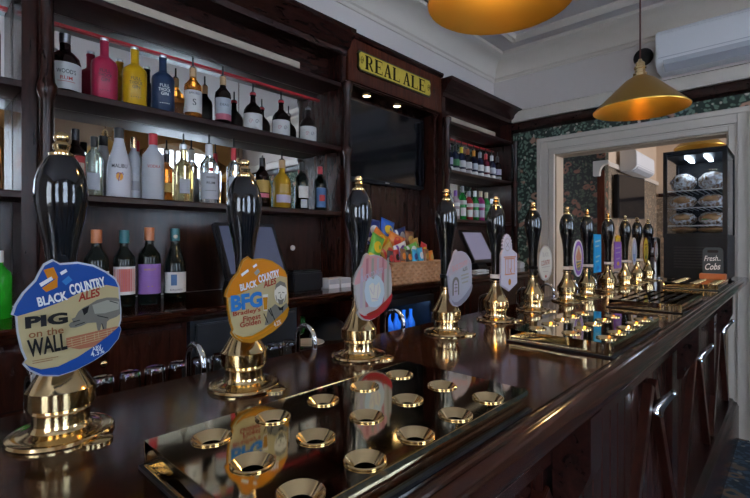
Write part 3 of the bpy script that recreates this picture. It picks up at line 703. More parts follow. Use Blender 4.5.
for dx in (-0.345, 0.345):
    obj('scroll', B().tube([(dx + 0.014*math.cos(a_*0.7)*(1-a_/16), -0.0155, 0.03*math.sin(a_*0.7)*(1-a_/16)) for a_ in range(14)], 0.0016, 5), mat('sign_ink'), SG)
# two downlights in the soffit
for i, xx in enumerate((2.13, 2.44)):
    d = thing('downlight', ('small chrome downlight under the sign, below the word REAL', 'small chrome downlight under the sign, below the word ALE')[i], 'light', (xx, 2.075, 2.35))
    obj('ring', B().lathe([(0.024, -0.001), (0.034, -0.001), (0.036, -0.006), (0.026, -0.01), (0.024, -0.001)], 24), CHROME, d)
    obj('lamp', B().lathe([(0.024, -0.001), (0.022, -0.006), (1e-4, -0.007)], 20), mat('downlight_glow', (1, 0.8, 0.5), 0.5, emit=(1, 0.72, 0.35), es=14), d)
    l = bpy.data.lights.new('downlight_beam', 'SPOT'); l.energy = 2.0; l.color = (1, 0.75, 0.45); l.spot_size = R(80); l.shadow_soft_size = 0.02
    lo = bpy.data.objects.new('downlight_beam', l); C.objects.link(lo); lo.parent = d; lo.location = (0, 0, -0.015)
# television
t = thing('television', 'black flat television hung below the sign', 'television', (2.36, 2.10, 1.78))
obj('housing', bx(-0.43, 0.43, 0, 0.05, 0, 0.53), BLACK, t, 0.006)
obj('screen', bx(-0.415, 0.415, -0.003, 0, 0.022, 0.517), SCREEN, t)
obj('wall_mount', bx(-0.12, 0.12, 0.05, 0.064, 0.15, 0.4), BLACK_MATT, t)
obj('badge', bx(-0.02, 0.02, -0.0045, -0.003, 0.006, 0.013), STEEL, t)

# back counter
ct = obj('back_counter_top', B().prism([(2.175, 1.085), (2.175, ZB), (1.625, ZB), (1.618, ZB-0.006), (1.618, ZB-0.016), (1.628, ZB-0.02), (1.628, ZB-0.026), (1.64, ZB-0.04), (1.65, 1.085)], 'x', XU[0], 4.065), W_BAR)
tag(ct, 'dark polished back bar counter top with moulded edge', 'counter')
def cupboard(label, x0, x1, doors, drawer=True):
    t = thing('base_cabinet', label, 'cabinet')
    obj('body', bx(x0, x1, 1.70, 2.17, 0.08, 1.083), W_VERT, t)
    obj('kick_board', bx(x0, x1, 1.74, 1.76, 0, 0.08), BLACK_MATT, t)
    wd = (x1-x0)/doors
    for i in range(doors):
        a, c = x0+i*wd+0.012, x0+(i+1)*wd-0.012
        if drawer:
            dr = obj('drawer', bx(a, c, 1.682, 1.70, 0.90, 1.06), W_VERT, t, 0.003)
            obj('knob', B().ball(((a+c)/2, 1.672, 0.98), 0.013, 0.012, 0.013), BRASS, dr)
        top = 0.88 if drawer else 1.06
        d = obj('door', B().box(a, a+0.06, 1.68, 1.70, 0.1, top).box(c-0.06, c, 1.68, 1.70, 0.1, top).box(a+0.06, c-0.06, 1.68, 1.70, 0.1, 0.16).box(a+0.06, c-0.06, 1.68, 1.70, top-0.06, top).box(a+0.06, c-0.06, 1.69, 1.70, 0.16, top-0.06), W_VERT, t)
        obj('knob', B().ball((c-0.03, 1.668, 0.62), 0.012, 0.012, 0.012), BRASS, d)
cupboard('mahogany cupboard with drawers under the wine bottles', XU[0], 0.76, 3)
cupboard('mahogany cupboard with plain doors right of the lit bottle fridge', 2.34, 4.06, 4, False)
t = thing('glass_washer', 'dark grey panelled glass washer under the back counter', 'appliance', (0.77, 1.66, 0))
obj('body', bx(0, 0.50, 0.03, 0.5, 0.03, 1.08), mat('dark_steel', (0.05, 0.06, 0.075), 0.35, 0.6), t)
obj('door', bx(0.015, 0.485, 0.01, 0.03, 0.25, 0.93), mat('dark_steel'), t, 0.004); obj('control_panel', bx(0.015, 0.485, 0.012, 0.03, 0.945, 1.065), mat('dark_steel'), t, 0.004)
obj('handle', B().tube([(0.06, -0.02, 0.9), (0.44, -0.02, 0.9)], 0.008).box(0.06, 0.075, -0.02, 0.012, 0.894, 0.906).box(0.425, 0.44, -0.02, 0.012, 0.894, 0.906), STEEL, t)
t = thing('open_shelf_cabinet', 'open mahogany shelf cabinet under the back counter holding bowl and plate', 'cabinet')
obj('side_panel', bx(1.28, 1.30, 1.70, 2.17, 0, 1.083), W_VERT, t); obj('side_panel', bx(1.83, 1.85, 1.70, 2.17, 0, 1.083), W_RED, t)
obj('back_panel', bx(1.30, 1.83, 2.15, 2.17, 0, 1.083), W_DARK, t)
for z in (0.08, 0.50, 0.86): obj('shelf', bx(1.30, 1.83, 1.70, 2.15, z-0.02, z), W_DARK, t)
o = obj('plate', B().lathe([(1e-4, 0), (0.05, 0), (0.055, 0.004), (0.085, 0.014), (0.083, 0.017), (0.05, 0.007), (1e-4, 0.006)], 32), mat('white_china', (0.7, 0.7, 0.68), 0.2)); o.location = (1.42, 1.80, 0.861)
tag(o, 'white china plate on the open under-counter shelf', 'plate')
o = obj('bowl', B().lathe([(0.105, 0), (0.10, 0.03), (0.08, 0.075), (0.04, 0.1), (1e-4, 0.104)], 28), BLACK); o.location = (1.63, 1.88, 0.861)
tag(o, 'upturned black bowl on the open under-counter shelf', 'bowl')
t = thing('green_goblet', 'green glass goblet on the open under-counter shelf', 'glass', (1.345, 1.78, 0.861))
obj('bowl', B().lathe([(0.006, 0.06), (0.03, 0.075), (0.038, 0.11), (0.036, 0.15), (0.034, 0.15), (0.035, 0.11), (0.026, 0.08), (1e-4, 0.066)], 24), mat('green_glass', (0.1, 0.55, 0.16), 0.05, trans=0.8, ior=1.4), t)
obj('stem', B().lathe([(0.03, 0), (0.028, 0.004), (0.006, 0.01), (0.005, 0.06)], 20), mat('green_glass'), t)
# lit bottle fridge
t = thing('bottle_fridge', 'lit bottle fridge glowing blue with glass door under the back counter', 'fridge', (1.86, 1.68, 0))
w_ = 0.475
obj('case', B().box(0, 0.02, 0.03, 0.48, 0, 1.08).box(w_-0.02, w_, 0.03, 0.48, 0, 1.08).box(0.02, w_-0.02, 0.46, 0.48, 0, 1.08).box(0.02, w_-0.02, 0.03, 0.46, 0, 0.12).box(0.02, w_-0.02, 0.03, 0.46, 1.03, 1.08), BLACK, t)
d = obj('door', B().box(0.0, 0.03, 0, 0.028, 0.12, 1.05).box(w_-0.03, w_, 0, 0.028, 0.12, 1.05).box(0.03, w_-0.03, 0, 0.028, 0.12, 0.16).box(0.03, w_-0.03, 0, 0.028, 1.01, 1.05), BLACK, t)
obj('glass', bx(0.03, w_-0.03, 0.01, 0.015, 0.16, 1.01), GLASS, d)
obj('light_tube', bx(0.03, w_-0.03, 0.05, 0.07, 1.01, 1.028), mat('fridge_glow', (0.6, 0.8, 1), 0.5, emit=(0.35, 0.6, 1), es=30), t)
obj('liner', bx(0.02, w_-0.02, 0.45, 0.459, 0.12, 1.03), mat('fridge_liner', (0.25, 0.42, 0.6), 0.5), t)
for z in (0.42, 0.72): obj('shelf', bx(0.022, w_-0.022, 0.06, 0.449, z, z+0.008), STEEL, t)
can_me = B().lathe([(0.02, 0), (0.03, 0.006), (0.031, 0.012), (0.031, 0.13), (0.024, 0.15), (0.011, 0.18), (0.0105, 0.21), (0.012, 0.21), (0.012, 0.22), (1e-4, 0.221)], 14).mesh('bottle')
for i in range(6):
    for z, m_ in ((0.728, mat('blue_alcopop', (0.03, 0.16, 0.5), 0.15)), (0.428, mat('pink_alcopop', (0.4, 0.06, 0.14), 0.15))):
        o = link('drink_bottle', can_me.copy(), m_); o.location = (1.86 + 0.063 + i*0.07, 1.68+0.14, z)
        hue = 'blue' if z > 0.6 else 'pink'
        tag(o, 'small %s drink bottle in the lit under-counter fridge' % hue, 'bottle', '%s bottles in the lit fridge' % hue)

# ------------------------------------------------------------ bottles
SHAPES = {
 'gin': [(0.90,0),(1,0.02),(1,0.60),(0.94,0.66),(0.62,0.72),(0.36,0.755),(0.33,0.78),(0.33,0.97),(0.36,0.97),(0.36,1)],
 'wine': [(0.92,0),(1,0.015),(1,0.60),(0.93,0.66),(0.65,0.72),(0.42,0.77),(0.37,0.81),(0.36,0.96),(0.40,0.96),(0.40,1)],
 'burgundy': [(0.92,0),(1,0.015),(1,0.44),(0.92,0.54),(0.68,0.66),(0.45,0.76),(0.37,0.83),(0.36,0.96),(0.40,0.96),(0.40,1)],
 'spirit': [(0.92,0),(1,0.015),(1,0.62),(0.93,0.69),(0.62,0.75),(0.40,0.80),(0.36,0.85),(0.36,1)],
 'round': [(0.90,0),(1,0.03),(1,0.50),(0.94,0.58),(0.72,0.67),(0.45,0.73),(0.30,0.78),(0.27,0.95),(0.32,0.95),(0.32,1)],
 'jug': [(0.92,0),(1,0.02),(1,0.52),(0.90,0.62),(0.60,0.70),(0.36,0.74),(0.34,0.80),(0.34,1)],
 'slope': [(0.92,0),(1,0.02),(1,0.42),(0.86,0.56),(0.60,0.70),(0.42,0.82),(0.38,0.90),(0.38,1)],
}
def gl(name, c, trans=0.0, rough=0.08): return mat('bottle_' + name, c if trans > 0.6 else tuple(0.72*k for k in c), rough, trans=trans, ior=1.35)
G_CLEAR = gl('clear', (0.9, 0.94, 0.95), 0.95, 0.03); G_FROST = gl('frosted', (0.62, 0.65, 0.70), 0.25, 0.4); G_WHITE = gl('white', (0.66, 0.66, 0.72), 0, 0.25)
G_DARK = gl('dark', (0.012, 0.006, 0.005), 0, 0.06); G_AMBER = gl('amber', (0.62, 0.22, 0.03), 0.75, 0.05); G_WINE = gl('wine', (0.006, 0.009, 0.008), 0, 0.06)
G_GREEN = gl('green', (0.03, 0.42, 0.08), 0.5, 0.06); G_PINK = gl('pink', (0.50, 0.03, 0.085), 0, 0.35); G_YEL = gl('yellow', (0.68, 0.38, 0.01), 0, 0.3); G_BLUE = gl('blue', (0.022, 0.042, 0.095), 0, 0.35)
G_PALE = gl('pale_green', (0.72, 0.82, 0.74), 0.85, 0.05); G_RED = gl('red', (0.5, 0.05, 0.06), 0.4, 0.08); G_MAG = gl('magenta', (0.38, 0.04, 0.2), 0.3, 0.08); G_NAVY = gl('navy', (0.015, 0.02, 0.05), 0, 0.08)
G_GOLD = gl('gold', (0.62, 0.36, 0.03), 0.4, 0.08); G_STRAW = gl('straw', (0.88, 0.76, 0.42), 0.9, 0.04)
K = {k: mat('cap_' + k, c, 0.35) for k, c in dict(black=(0.012,0.012,0.014), red=(0.45,0.02,0.03), orange=(0.42,0.14,0.05), teal=(0.02,0.12,0.14), cork=(0.42,0.26,0.13), cream=(0.5,0.42,0.28), purple=(0.2,0.06,0.32), white=(0.6,0.6,0.62), grey=(0.2,0.2,0.22)).items()}
K['gold'] = BRASS; K['silver'] = STEEL
P_ = {k: mat('label_' + k, tuple(0.8*q for q in c), 0.6) for k, c in dict(white=(0.62,0.6,0.58), cream=(0.52,0.47,0.38), coral=(0.55,0.14,0.10), purple=(0.27,0.13,0.43), blue=(0.06,0.14,0.30), pink=(0.50,0.12,0.17), black=(0.02,0.02,0.022), silver=(0.4,0.42,0.46), gold=(0.42,0.27,0.06), red=(0.42,0.03,0.03), green=(0.05,0.22,0.08), lilac=(0.42,0.38,0.5)).items()}
def bottle(name, label, x, y, z, shape, D, H, glass, cap, labels=(), texts=(), pourer=False, yaw=-15, group=None, seg=24, capfrac=0.84, extra=None):
    """labels: (z0, z1, material key, arc degrees); texts: (string, z centre, width, height, material)"""
    t = thing(name, label, 'bottle', (x, y, z), R(yaw), group)
    Rr = D/2
    prof = [(1e-4, 0)] + [(a*Rr, c*H) for a, c in SHAPES[shape]]
    prof.append((1e-4, H))
    obj('glass_body', B().lathe(prof, seg), glass, t, angle=50)
    nr = SHAPES[shape][-1][0]*Rr
    if cap:
        h0 = capfrac*H; top = H + 0.004
        obj('cap', B().lathe([(nr+0.0008, h0), (nr+0.0016, h0+0.001), (nr+0.0016, top-0.001), (nr, top), (1e-4, top)], 18), K[cap], t)
    if pourer:
        obj('pourer', B().lathe([(nr*0.85, H), (nr*0.85, H+0.008), (0.0045, H+0.014), (0.0038, H+0.055), (1e-4, H+0.056)], 12), K['black'], t)
    last = None
    for (z0, z1, mk, arc) in labels:
        last = obj('label', B().lathe([(Rr*1.006, z0*H), (Rr*1.006, z1*H)], 14, (0,0,0), R(-90-arc/2), R(-90+arc/2)), P_[mk] if isinstance(mk, str) else mk, t)
    for (s, zc, wd, ht, mm) in texts:
        text_wrap('lettering', s, Rr*1.014, zc*H, wd, ht, mm, last if last else t)
    if extra: extra(t, Rr, H, last)
    return t
YS = 2.08
G1 = 'spirits on the upper shelf'
T_INK = mat('label_ink', (0.03, 0.03, 0.035), 0.6); T_RED = mat('label_red_ink', (0.4, 0.04, 0.03), 0.6); T_WHITE = mat('label_white_ink', (0.65, 0.65, 0.62), 0.5)
bottle('rum_bottle', "squat dark rum bottle with white WOOD'S label and silver topped neck", 0.452, YS, SH2, 'jug', 0.106, 0.235, G_DARK, 'silver', [(0.06, 0.50, 'white', 170)],
       [("WOOD'S", 0.35, 0.066, 0.017, T_INK), ('RUM', 0.24, 0.04, 0.014, T_RED), ('_______', 0.185, 0.06, 0.002, T_RED)], capfrac=0.86, yaw=-8)
def gin3(label, x, g, ti):
    bottle('gin_bottle', label, x, YS, SH2, 'gin', 0.096, 0.255, g, None, (), [('FULL', 0.475, 0.040, 0.014, ti), ('THOCK', 0.405, 0.052, 0.014, ti), ('GIN', 0.335, 0.030, 0.014, ti), ('- - - - -', 0.17, 0.04, 0.003, ti)], yaw=-12,
           extra=lambda t, r, h, l: obj('stopper', B().lathe([(r*0.30, h), (r*0.32, h+0.002), (r*0.32, h+0.012), (1e-4, h+0.013)], 18), K['silver'], t))
gin3('matt pink gin bottle on the upper shelf beside the rum', 0.588, G_PINK, T_INK)
gin3('matt yellow gin bottle on the upper shelf', 0.704, G_YEL, T_INK)
gin3('matt dark blue gin bottle on the upper shelf', 0.822, G_BLUE, T_WHITE)
def orn(t, r, h, l):
    for s in (-1, 1):
        pts = []
        for i in range(16):
            q = i*0.55; rr = 0.011*(1 - i/18); pts.append((s*0.016 + rr*math.cos(q), 0.25*h + rr*math.sin(q)*1.2))
        obj('scroll_print', B().tube([((r*1.012)*math.cos(R(-90)+a/r), (r*1.012)*math.sin(R(-90)+a/r), c) for a, c in pts], 0.0012, 4), P_['red'] if s < 0 else T_INK, l)
bottle('rum_bottle', 'amber rum bottle with tall white label and cork on the upper shelf', 0.960, YS, SH2, 'spirit', 0.080, 0.245, G_AMBER, 'cork', [(0.14, 0.56, 'white', 150)], [('SPICED', 0.50, 0.05, 0.009, T_INK)], True, extra=lambda t, r, h, l: text_wrap('emblem', 'S', r*1.014, 0.33*h, 0.016, 0.03, T_INK, l))
bottle('rum_bottle', 'dark rum bottle with slate blue label and pink band', 1.112, YS, SH2, 'spirit', 0.078, 0.245, G_DARK, 'cork', [(0.12, 0.24, 'pink', 150), (0.24, 0.56, 'silver', 150)], [('DEAD', 0.42, 0.045, 0.012, T_INK)], True)
for i, x in enumerate((1.281, 1.457, 1.645)):
    bottle('rum_bottle', ('black spiced rum bottle with white scroll label, beside the pink banded rum', 'black spiced rum bottle with white scroll label, middle one of three', 'black spiced rum bottle with white scroll label, beside the cabinet post')[i], x, YS, SH2, 'round', 0.096, 0.205, G_DARK, 'red' if i < 2 else 'grey', [(0.04, 0.46, 'white', 160)], (), True, yaw=-25, capfrac=0.96, group='black spiced rums on the upper shelf', extra=orn)
# middle shelf
def palm(t, r, h, l):
    q = lambda a, c: (r*1.014*math.cos(R(-90)+a/r), r*1.014*math.sin(R(-90)+a/r), c)
    n = 18; sun = [q(0.013*math.cos(2*math.pi*i/n), 0.30*h + 0.017*math.sin(2*math.pi*i/n)) for i in range(n)]
    obj('emblem', B().add(sun, [tuple(range(n))]), mat('label_sun', (0.62, 0.26, 0.03), 0.6), l or t)
    obj('emblem', B().tube([q(-0.004, 0.23*h), q(-0.002, 0.28*h), q(0.002, 0.34*h)], 0.0014, 5).tube([q(-0.012, 0.33*h), q(-0.006, 0.355*h), q(0.002, 0.34*h), q(0.010, 0.355*h), q(0.014, 0.33*h)], 0.0016, 5), mat('label_palm', (0.10, 0.02, 0.12), 0.6), l or t)
M2 = SH1
bottle('whisky_bottle', 'dark bottle with red and cream label behind the pig clip handle', 0.486, YS, M2, 'spirit', 0.066, 0.26, G_DARK, 'black', [(0.1, 0.6, 'red', 160), (0.2, 0.5, 'cream', 130)])
bottle('vodka_bottle', 'clear bottle with black cap beside the white coconut rum', 0.556, YS+0.02, M2, 'spirit', 0.064, 0.245, G_PALE, 'black', [(0.12, 0.4, 'silver', 90)], yaw=-20)
bottle('coconut_rum_bottle', 'white coconut rum bottle with palm and sun emblem and black cap', 0.640, YS-0.01, M2, 'slope', 0.090, 0.29, G_WHITE, 'black', (), [('MALIBU', 0.45, 0.06, 0.016, T_INK)], extra=palm, capfrac=0.86)
bottle('liqueur_bottle', 'slim frosted bottle with gold stopper on the middle shelf', 0.710, YS+0.03, M2, 'spirit', 0.056, 0.27, G_FROST, 'gold', [(0.15, 0.3, 'silver', 100)])
bottle('vodka_bottle', 'frosted white vodka bottle with red cap and red lettering', 0.776, YS-0.01, M2, 'spirit', 0.090, 0.29, G_FROST, 'red', (), [('VODKA', 0.50, 0.055, 0.013, T_RED)])
bottle('whisky_bottle', 'small amber whisky bottle beside the red capped vodka', 0.846, YS+0.02, M2, 'spirit', 0.052, 0.215, G_AMBER, 'black', [(0.2, 0.4, 'gold', 100)])
bottle('tequila_bottle', 'clear bottle of straw coloured spirit with black pourer', 0.915, YS, M2, 'jug', 0.088, 0.265, G_STRAW, 'silver', [(0.15, 0.40, 'silver', 60)], (), True, capfrac=0.93)
bottle('rum_bottle', 'clear white rum bottle with red round seal and pourer', 1.040, YS, M2, 'spirit', 0.086, 0.285, G_CLEAR, 'white', [(0.08, 0.52, 'silver', 140)], [('WHITE', 0.44, 0.045, 0.010, T_INK), ('RUM', 0.35, 0.04, 0.012, T_INK), ('- - - -', 0.22, 0.05, 0.004, T_INK)], True, capfrac=0.82,
       extra=lambda t, r, h, l: obj('seal', B().add([((r*1.02)*math.cos(R(-90)+0.010*math.cos(a*0.35)/r), (r*1.02)*math.sin(R(-90)+0.010*math.cos(a*0.35)/r), 0.575*h+0.010*math.sin(a*0.35)) for a in range(18)], [tuple(range(18))]), P_['red'], l))
bottle('vodka_bottle', 'clear vodka bottle with red neck beside the BFG pump handle', 1.170, YS, M2, 'spirit', 0.066, 0.285, G_CLEAR, 'red', [(0.1, 0.5, 'silver', 120)], (), True, capfrac=0.80)
bottle('liqueur_bottle', 'dark liqueur bottle with gold and pink label', 1.336, YS, M2, 'spirit', 0.076, 0.26, G_DARK, 'black', [(0.3, 0.55, 'gold', 130), (0.2, 0.28, 'pink', 130)])
bottle('liqueur_bottle', 'yellow gold liqueur bottle with decorated front', 1.462, YS, M2, 'jug', 0.100, 0.265, G_GOLD, 'cork', [(0.12, 0.28, 'lilac', 110), (0.32, 0.5, 'gold', 60)], (), True)
bottle('liqueur_bottle', 'black liqueur bottle with round white label', 1.600, YS, M2, 'spirit', 0.078, 0.27, G_WINE, 'black', [(0.25, 0.5, 'white', 100), (0.04, 0.22, 'silver', 60)])
bottle('liqueur_bottle', 'black liqueur bottle with blue and red label by the cabinet post', 1.735, YS, M2, 'spirit', 0.074, 0.262, G_WINE, 'red', [(0.08, 0.52, 'blue', 120), (0.22, 0.36, 'red', 60)])
# wine bottles on the back counter
def stripes(t, r, h, l):
    for i in range(7):
        a = -0.022 + i*0.0073
        obj('stripe', B().lathe([(r*1.012, 0.20*h), (r*1.012, 0.50*h)], 2, (0,0,0), R(-90)+(a-0.0012)/r, R(-90)+(a+0.0012)/r), P_['pink'], l)
YW = 1.89
bottle('wine_bottle', 'dark wine bottle with orange foil and pale label on the counter', 0.508, YW, ZB, 'wine', 0.082, 0.288, G_WINE, 'orange', [(0.16, 0.48, 'white', 150)])
bottle('wine_bottle', 'dark wine bottle with coral striped label on the counter', 0.602, YW, ZB, 'wine', 0.078, 0.288, G_WINE, 'teal', [(0.16, 0.53, 'white', 140), (0.2, 0.50, 'coral', 130)], extra=stripes)
bottle('wine_bottle', 'dark wine bottle with purple label and orange foil', 0.694, YW, ZB, 'wine', 0.084, 0.300, G_WINE, 'orange', [(0.14, 0.53, 'purple', 150)], [('MERLOT', 0.46, 0.045, 0.008, P_['gold']), ('- -', 0.24, 0.02, 0.003, P_['gold'])])
bottle('wine_bottle', 'sloping shouldered wine bottle with teal foil and pale pictured label', 0.796, YW, ZB, 'burgundy', 0.086, 0.298, G_WINE, 'teal', [(0.13, 0.41, 'white', 140)], [('BURGUNDY', 0.17, 0.05, 0.007, T_INK)],
       extra=lambda t, r, h, l: (obj('picture', B().lathe([(r*1.012, 0.23*h), (r*1.012, 0.38*h)], 4, (0,0,0), R(-118), R(-88)), P_['blue'], l), obj('medal', B().ball((0, -r*0.40, 0.90*h), 0.009, 0.003, 0.009), P_['cream'], t)))
o = bottle('squash_bottle', 'bright green bottle on the counter left of the turned column', 0.225, 1.88, ZB, 'spirit', 0.075, 0.215, gl('lime', (0.03, 0.5, 0.03), 0.3), 'white')
# bay left of the column: one framed gilt picture piece in the upper mirror
bottle('gin_bottle', 'tall red bottle on the upper shelf left of the turned column', 0.215, YS, SH2, 'spirit', 0.085, 0.27, G_RED, 'black', [(0.1, 0.5, 'cream', 140)])
bottle('whisky_bottle', 'amber whisky bottle on the middle shelf left of the turned column', 0.215, YS, M2, 'spirit', 0.085, 0.25, G_AMBER, 'black', [(0.1, 0.45, 'gold', 140)])
# far bay, upper row
far_up = [(3.010, 'white', 'red', 'pink', 'white bottle with red cap and pink label', G_WHITE), (3.095, None, 'purple', 'lilac', 'dark bottle with lilac label and purple cap', G_NAVY), (3.190, None, 'black', 'green', 'dark bottle with green tinted label', G_NAVY),
          (3.285, None, 'yel', 'white', 'dark bottle with yellow neck', G_NAVY), (3.385, None, 'orange', 'white', 'dark bottle with orange neck', G_DARK), (3.485, None, 'amber', 'silver', 'dark bottle with amber gold neck', G_NAVY),
          (3.590, None, 'grey', 'white', 'dark bottle with grey cap', G_NAVY), (3.695, None, 'red', 'white', 'dark red bottle with red cap', gl('oxblood', (0.10, 0.01, 0.02))), (3.805, None, 'white', 'silver', 'dark bottle with white cap', G_NAVY), (3.915, None, 'black', 'lilac', 'black capped dark bottle nearest the wallpaper', G_DARK)]
K['yel'] = mat('cap_yel', (0.65, 0.48, 0.02), 0.35); K['amber'] = mat('cap_amber', (0.6, 0.25, 0.02), 0.35)
for x, _, cap, lb, desc, g in far_up:
    bottle('gin_bottle', desc + ', upper shelf of far bay', x, YS, SH2, 'spirit', 0.074, 0.225, g, cap, [(0.03, 0.18, 'white', 170), (0.26, 0.5, lb, 120)], (), True, yaw=-38, group='upper row of the far bay', seg=16, capfrac=0.72)
far_lo = [(3.010, G_FROST, 'black', 'lilac', 0.22, 'frosted bottle with black cap'), (3.100, G_FROST, 'black', 'pink', 0.235, 'frosted bottle with pink label and black cap'), (3.195, gl('blush', (0.6, 0.45, 0.5), 0.4), 'purple', 'white', 0.24, 'blush bottle with purple cap'), (3.300, G_GREEN, 'grey', 'white', 0.285, 'tall green bottle with white band'),
          (3.405, G_RED, 'grey', 'white', 0.25, 'rose red bottle with white band'), (3.505, G_GREEN, 'white', 'silver', 0.26, 'green bottle with white cap'), (3.605, G_MAG, 'cream', 'lilac', 0.265, 'magenta bottle with cream stopper'), (3.705, G_GREEN, 'cream', 'green', 0.262, 'green bottle with cream stopper'), (3.810, G_PALE, 'silver', 'white', 0.21, 'pale bottle with silver cap'), (3.930, G_FROST, 'cream', 'silver', 0.225, 'grey frosted bottle with cream stopper')]
for x, g, cap, lb, h, desc in far_lo:
    bottle('gin_bottle', desc + ', lower shelf of far bay', x, YS, M2, 'spirit', 0.074, h, g, cap, [(0.46, 0.58, lb, 150), (0.12, 0.36, lb, 80)], (), False, yaw=-38, group='lower row of the far bay', seg=16, capfrac=0.82)

# ------------------------------------------------------------ pendant lamps
def pendant(label, x, y, z, top, s=1.0, energy=4.0):
    t = thing('pendant_lamp', label, 'lamp', (x, y, z), 0, 'brass pendant lamps over the bar')
    ro = [(0.185, 0.0), (0.186, 0.004), (0.178, 0.012), (0.060, 0.128), (0.036, 0.142), (0.030, 0.146)]
    ri = [(0.028, 0.143), (0.034, 0.139), (0.057, 0.126), (0.175, 0.011), (0.183, 0.002), (0.185, 0.0)]
    obj('shade', B().lathe([(r*s, c*s) for r, c in ro + ri], 48), BRASS_SHADE, t, angle=30)
    obj('lamp_holder', B().lathe([(0.024, 0.144), (0.028, 0.146), (0.028, 0.158), (0.021, 0.162), (0.021, 0.178), (0.024, 0.18), (0.024, 0.188), (0.018, 0.192), (0.018, 0.205), (0.009, 0.214), (0.006, 0.222), (1e-4, 0.223)], 24), BRASS, t)
    obj('switch_key', B().tube([(0.02, 0, 0.17), (0.04, 0, 0.17)], 0.003).ball((0.043, 0, 0.17), 0.004, 0.006, 0.006), BRASS, t)
    obj('cord', B().tube([(0, 0, 0.22), (0, 0, top - z - 0.02)], 0.0035, 8), mat('red_brown_flex', (0.10, 0.03, 0.02), 0.7), t)
    obj('ceiling_rose', B().lathe([(0.05, top-z-0.0005), (0.05, top-z-0.01), (0.03, top-z-0.025), (0.006, top-z-0.03)], 24), BRASS, t)
    obj('bulb', B().lathe([(0.012, 0.142), (0.014, 0.12), (0.028, 0.095), (0.030, 0.08), (0.022, 0.062), (1e-4, 0.055)], 20), mat('bulb_glow', (1, 0.7, 0.3), 0.5, emit=(1, 0.62, 0.2), es=6), t)
    l = bpy.data.lights.new('pendant_light', 'POINT'); l.energy = energy; l.color = (1, 0.66, 0.28); l.shadow_soft_size = 0.03
    lo = bpy.data.objects.new('pendant_light', l); C.objects.link(lo); lo.parent = t; lo.location = (0, 0, 0.035)
    return t
pendant('wide brass cone pendant lamp over the bar nearer the pig clip pump', 1.075, 0.565, 2.005, ZC, 1.0, 9.0)
pendant('wide brass cone pendant lamp over the bar before the air conditioner', 2.22, 0.50, 1.955, ZC, 1.0, 9.0)
pendant('brass cone pendant lamp in the room beyond the opening', 4.75, 0.62, 2.19, 2.95)
o = obj('wall_speaker', B().ball((0, 0, 0), 0.04, 0.07, 0.07, 20, 12), BLACK_MATT); o.location = (XE - 0.054, 0.885, 2.83)
tag(o, 'small round black speaker on the end wall above the opening', 'speaker')

# ------------------------------------------------------------ air conditioners
def aircon(label, loc, L_, rz=0.0, s=1.0):
    t = thing('air_conditioner', label, 'air conditioner', loc, rz)   # local: front faces -x, runs along -y
    pr = [(0, 0.035), (0, 0.34), (-0.12, 0.34), (-0.19, 0.325), (-0.21, 0.30), (-0.215, 0.11), (-0.20, 0.075), (-0.14, 0.035)]
    obj('housing', B().prism([(a*s, c*s) for a, c in pr], 'y', -L_, 0), WHITE_PL, t, 0.008*s)
    obj('louvre', B().prism([(-0.214*s, 0.10*s), (-0.204*s, 0.068*s), (-0.145*s, 0.030*s), (-0.150*s, 0.042*s), (-0.199*s, 0.078*s)], 'y', -L_+0.05, -0.05), mat('louvre_grey', (0.45, 0.46, 0.5), 0.4), t)
    obj('front_seam', bx(-0.2165*s, -0.2145*s, -L_+0.02, -0.02, 0.118*s, 0.123*s), mat('louvre_grey'), t)
    return t
aircon('long white air conditioner on the end wall above the opening', (XE - 0.0125, 0.77, 2.612), 1.10)
aircon('small white air conditioner in the room beyond the opening', (5.60, 1.465, 2.14), 0.85, R(90), 0.8)

# ------------------------------------------------------------ display fridge with cobs
FX, FY0, FY1 = 3.39, 0.306, 0.633
t = thing('display_fridge', 'tall black countertop display fridge with glass front, standing on the bar', 'fridge', (FX, FY0, ZB))
fw, fd, fh = FY1-FY0, 0.45, 0.82
GLASS_F = mat('fridge_glass', (0.92, 0.96, 1.0), 0.02, trans=1.0, ior=1.08)
obj('lower_housing', bx(0.012, fd, 0, fw, 0.012, 0.285), BLACK, t, 0.004)
for (a, c) in ((0.03, 0.03), (0.03, fw-0.03), (fd-0.03, 0.03), (fd-0.03, fw-0.03)): obj('foot', B().lathe([(0.015, 0), (0.015, 0.011)], 12, (a, c, 0.0)), BLACK_MATT, t)
obj('back', bx(fd-0.02, fd, 0.0, fw, 0.286, fh), BLACK, t)
obj('roof', bx(0.012, fd-0.021, 0, fw, fh-0.03, fh), BLACK, t, 0.003)
for (a, c) in ((0.012, 0), (0.012, fw-0.018), (fd-0.04, 0), (fd-0.04, fw-0.018)): obj('corner_post', bx(a, a+0.018, c, c+0.018, 0.286, fh-0.031), BLACK, t)
for c in (0.004, fw-0.008): obj('side_glass', bx(0.032, fd-0.042, c, c+0.004, 0.286, fh-0.031), GLASS_F, t)
d = obj('door', B().box(0, 0.011, 0, 0.022, 0.27, fh).box(0, 0.011, fw-0.022, fw, 0.27, fh).box(0, 0.011, 0.022, fw-0.022, 0.27, 0.298).box(0, 0.011, 0.022, fw-0.022, fh-0.022, fh), BLACK, t)
obj('glass', bx(0.003, 0.008, 0.022, fw-0.022, 0.298, fh-0.022), GLASS_F, d)
for i in range(8): obj('vent_slat', bx(0.004, 0.0115, 0.10, 0.27, 0.08+i*0.018, 0.088+i*0.018), BLACK_MATT, t)
SHZ = (0.303, 0.350, 0.462, 0.572)
for z in SHZ[1:]:
    b = B().box(0.03, 0.045, 0.02, fw-0.02, z-0.006, z)
    for i in range(9): b.box(0.045, fd-0.045, 0.03+i*0.032, 0.034+i*0.032, z-0.004, z-0.001)
    obj('wire_shelf', b, STEEL, t)
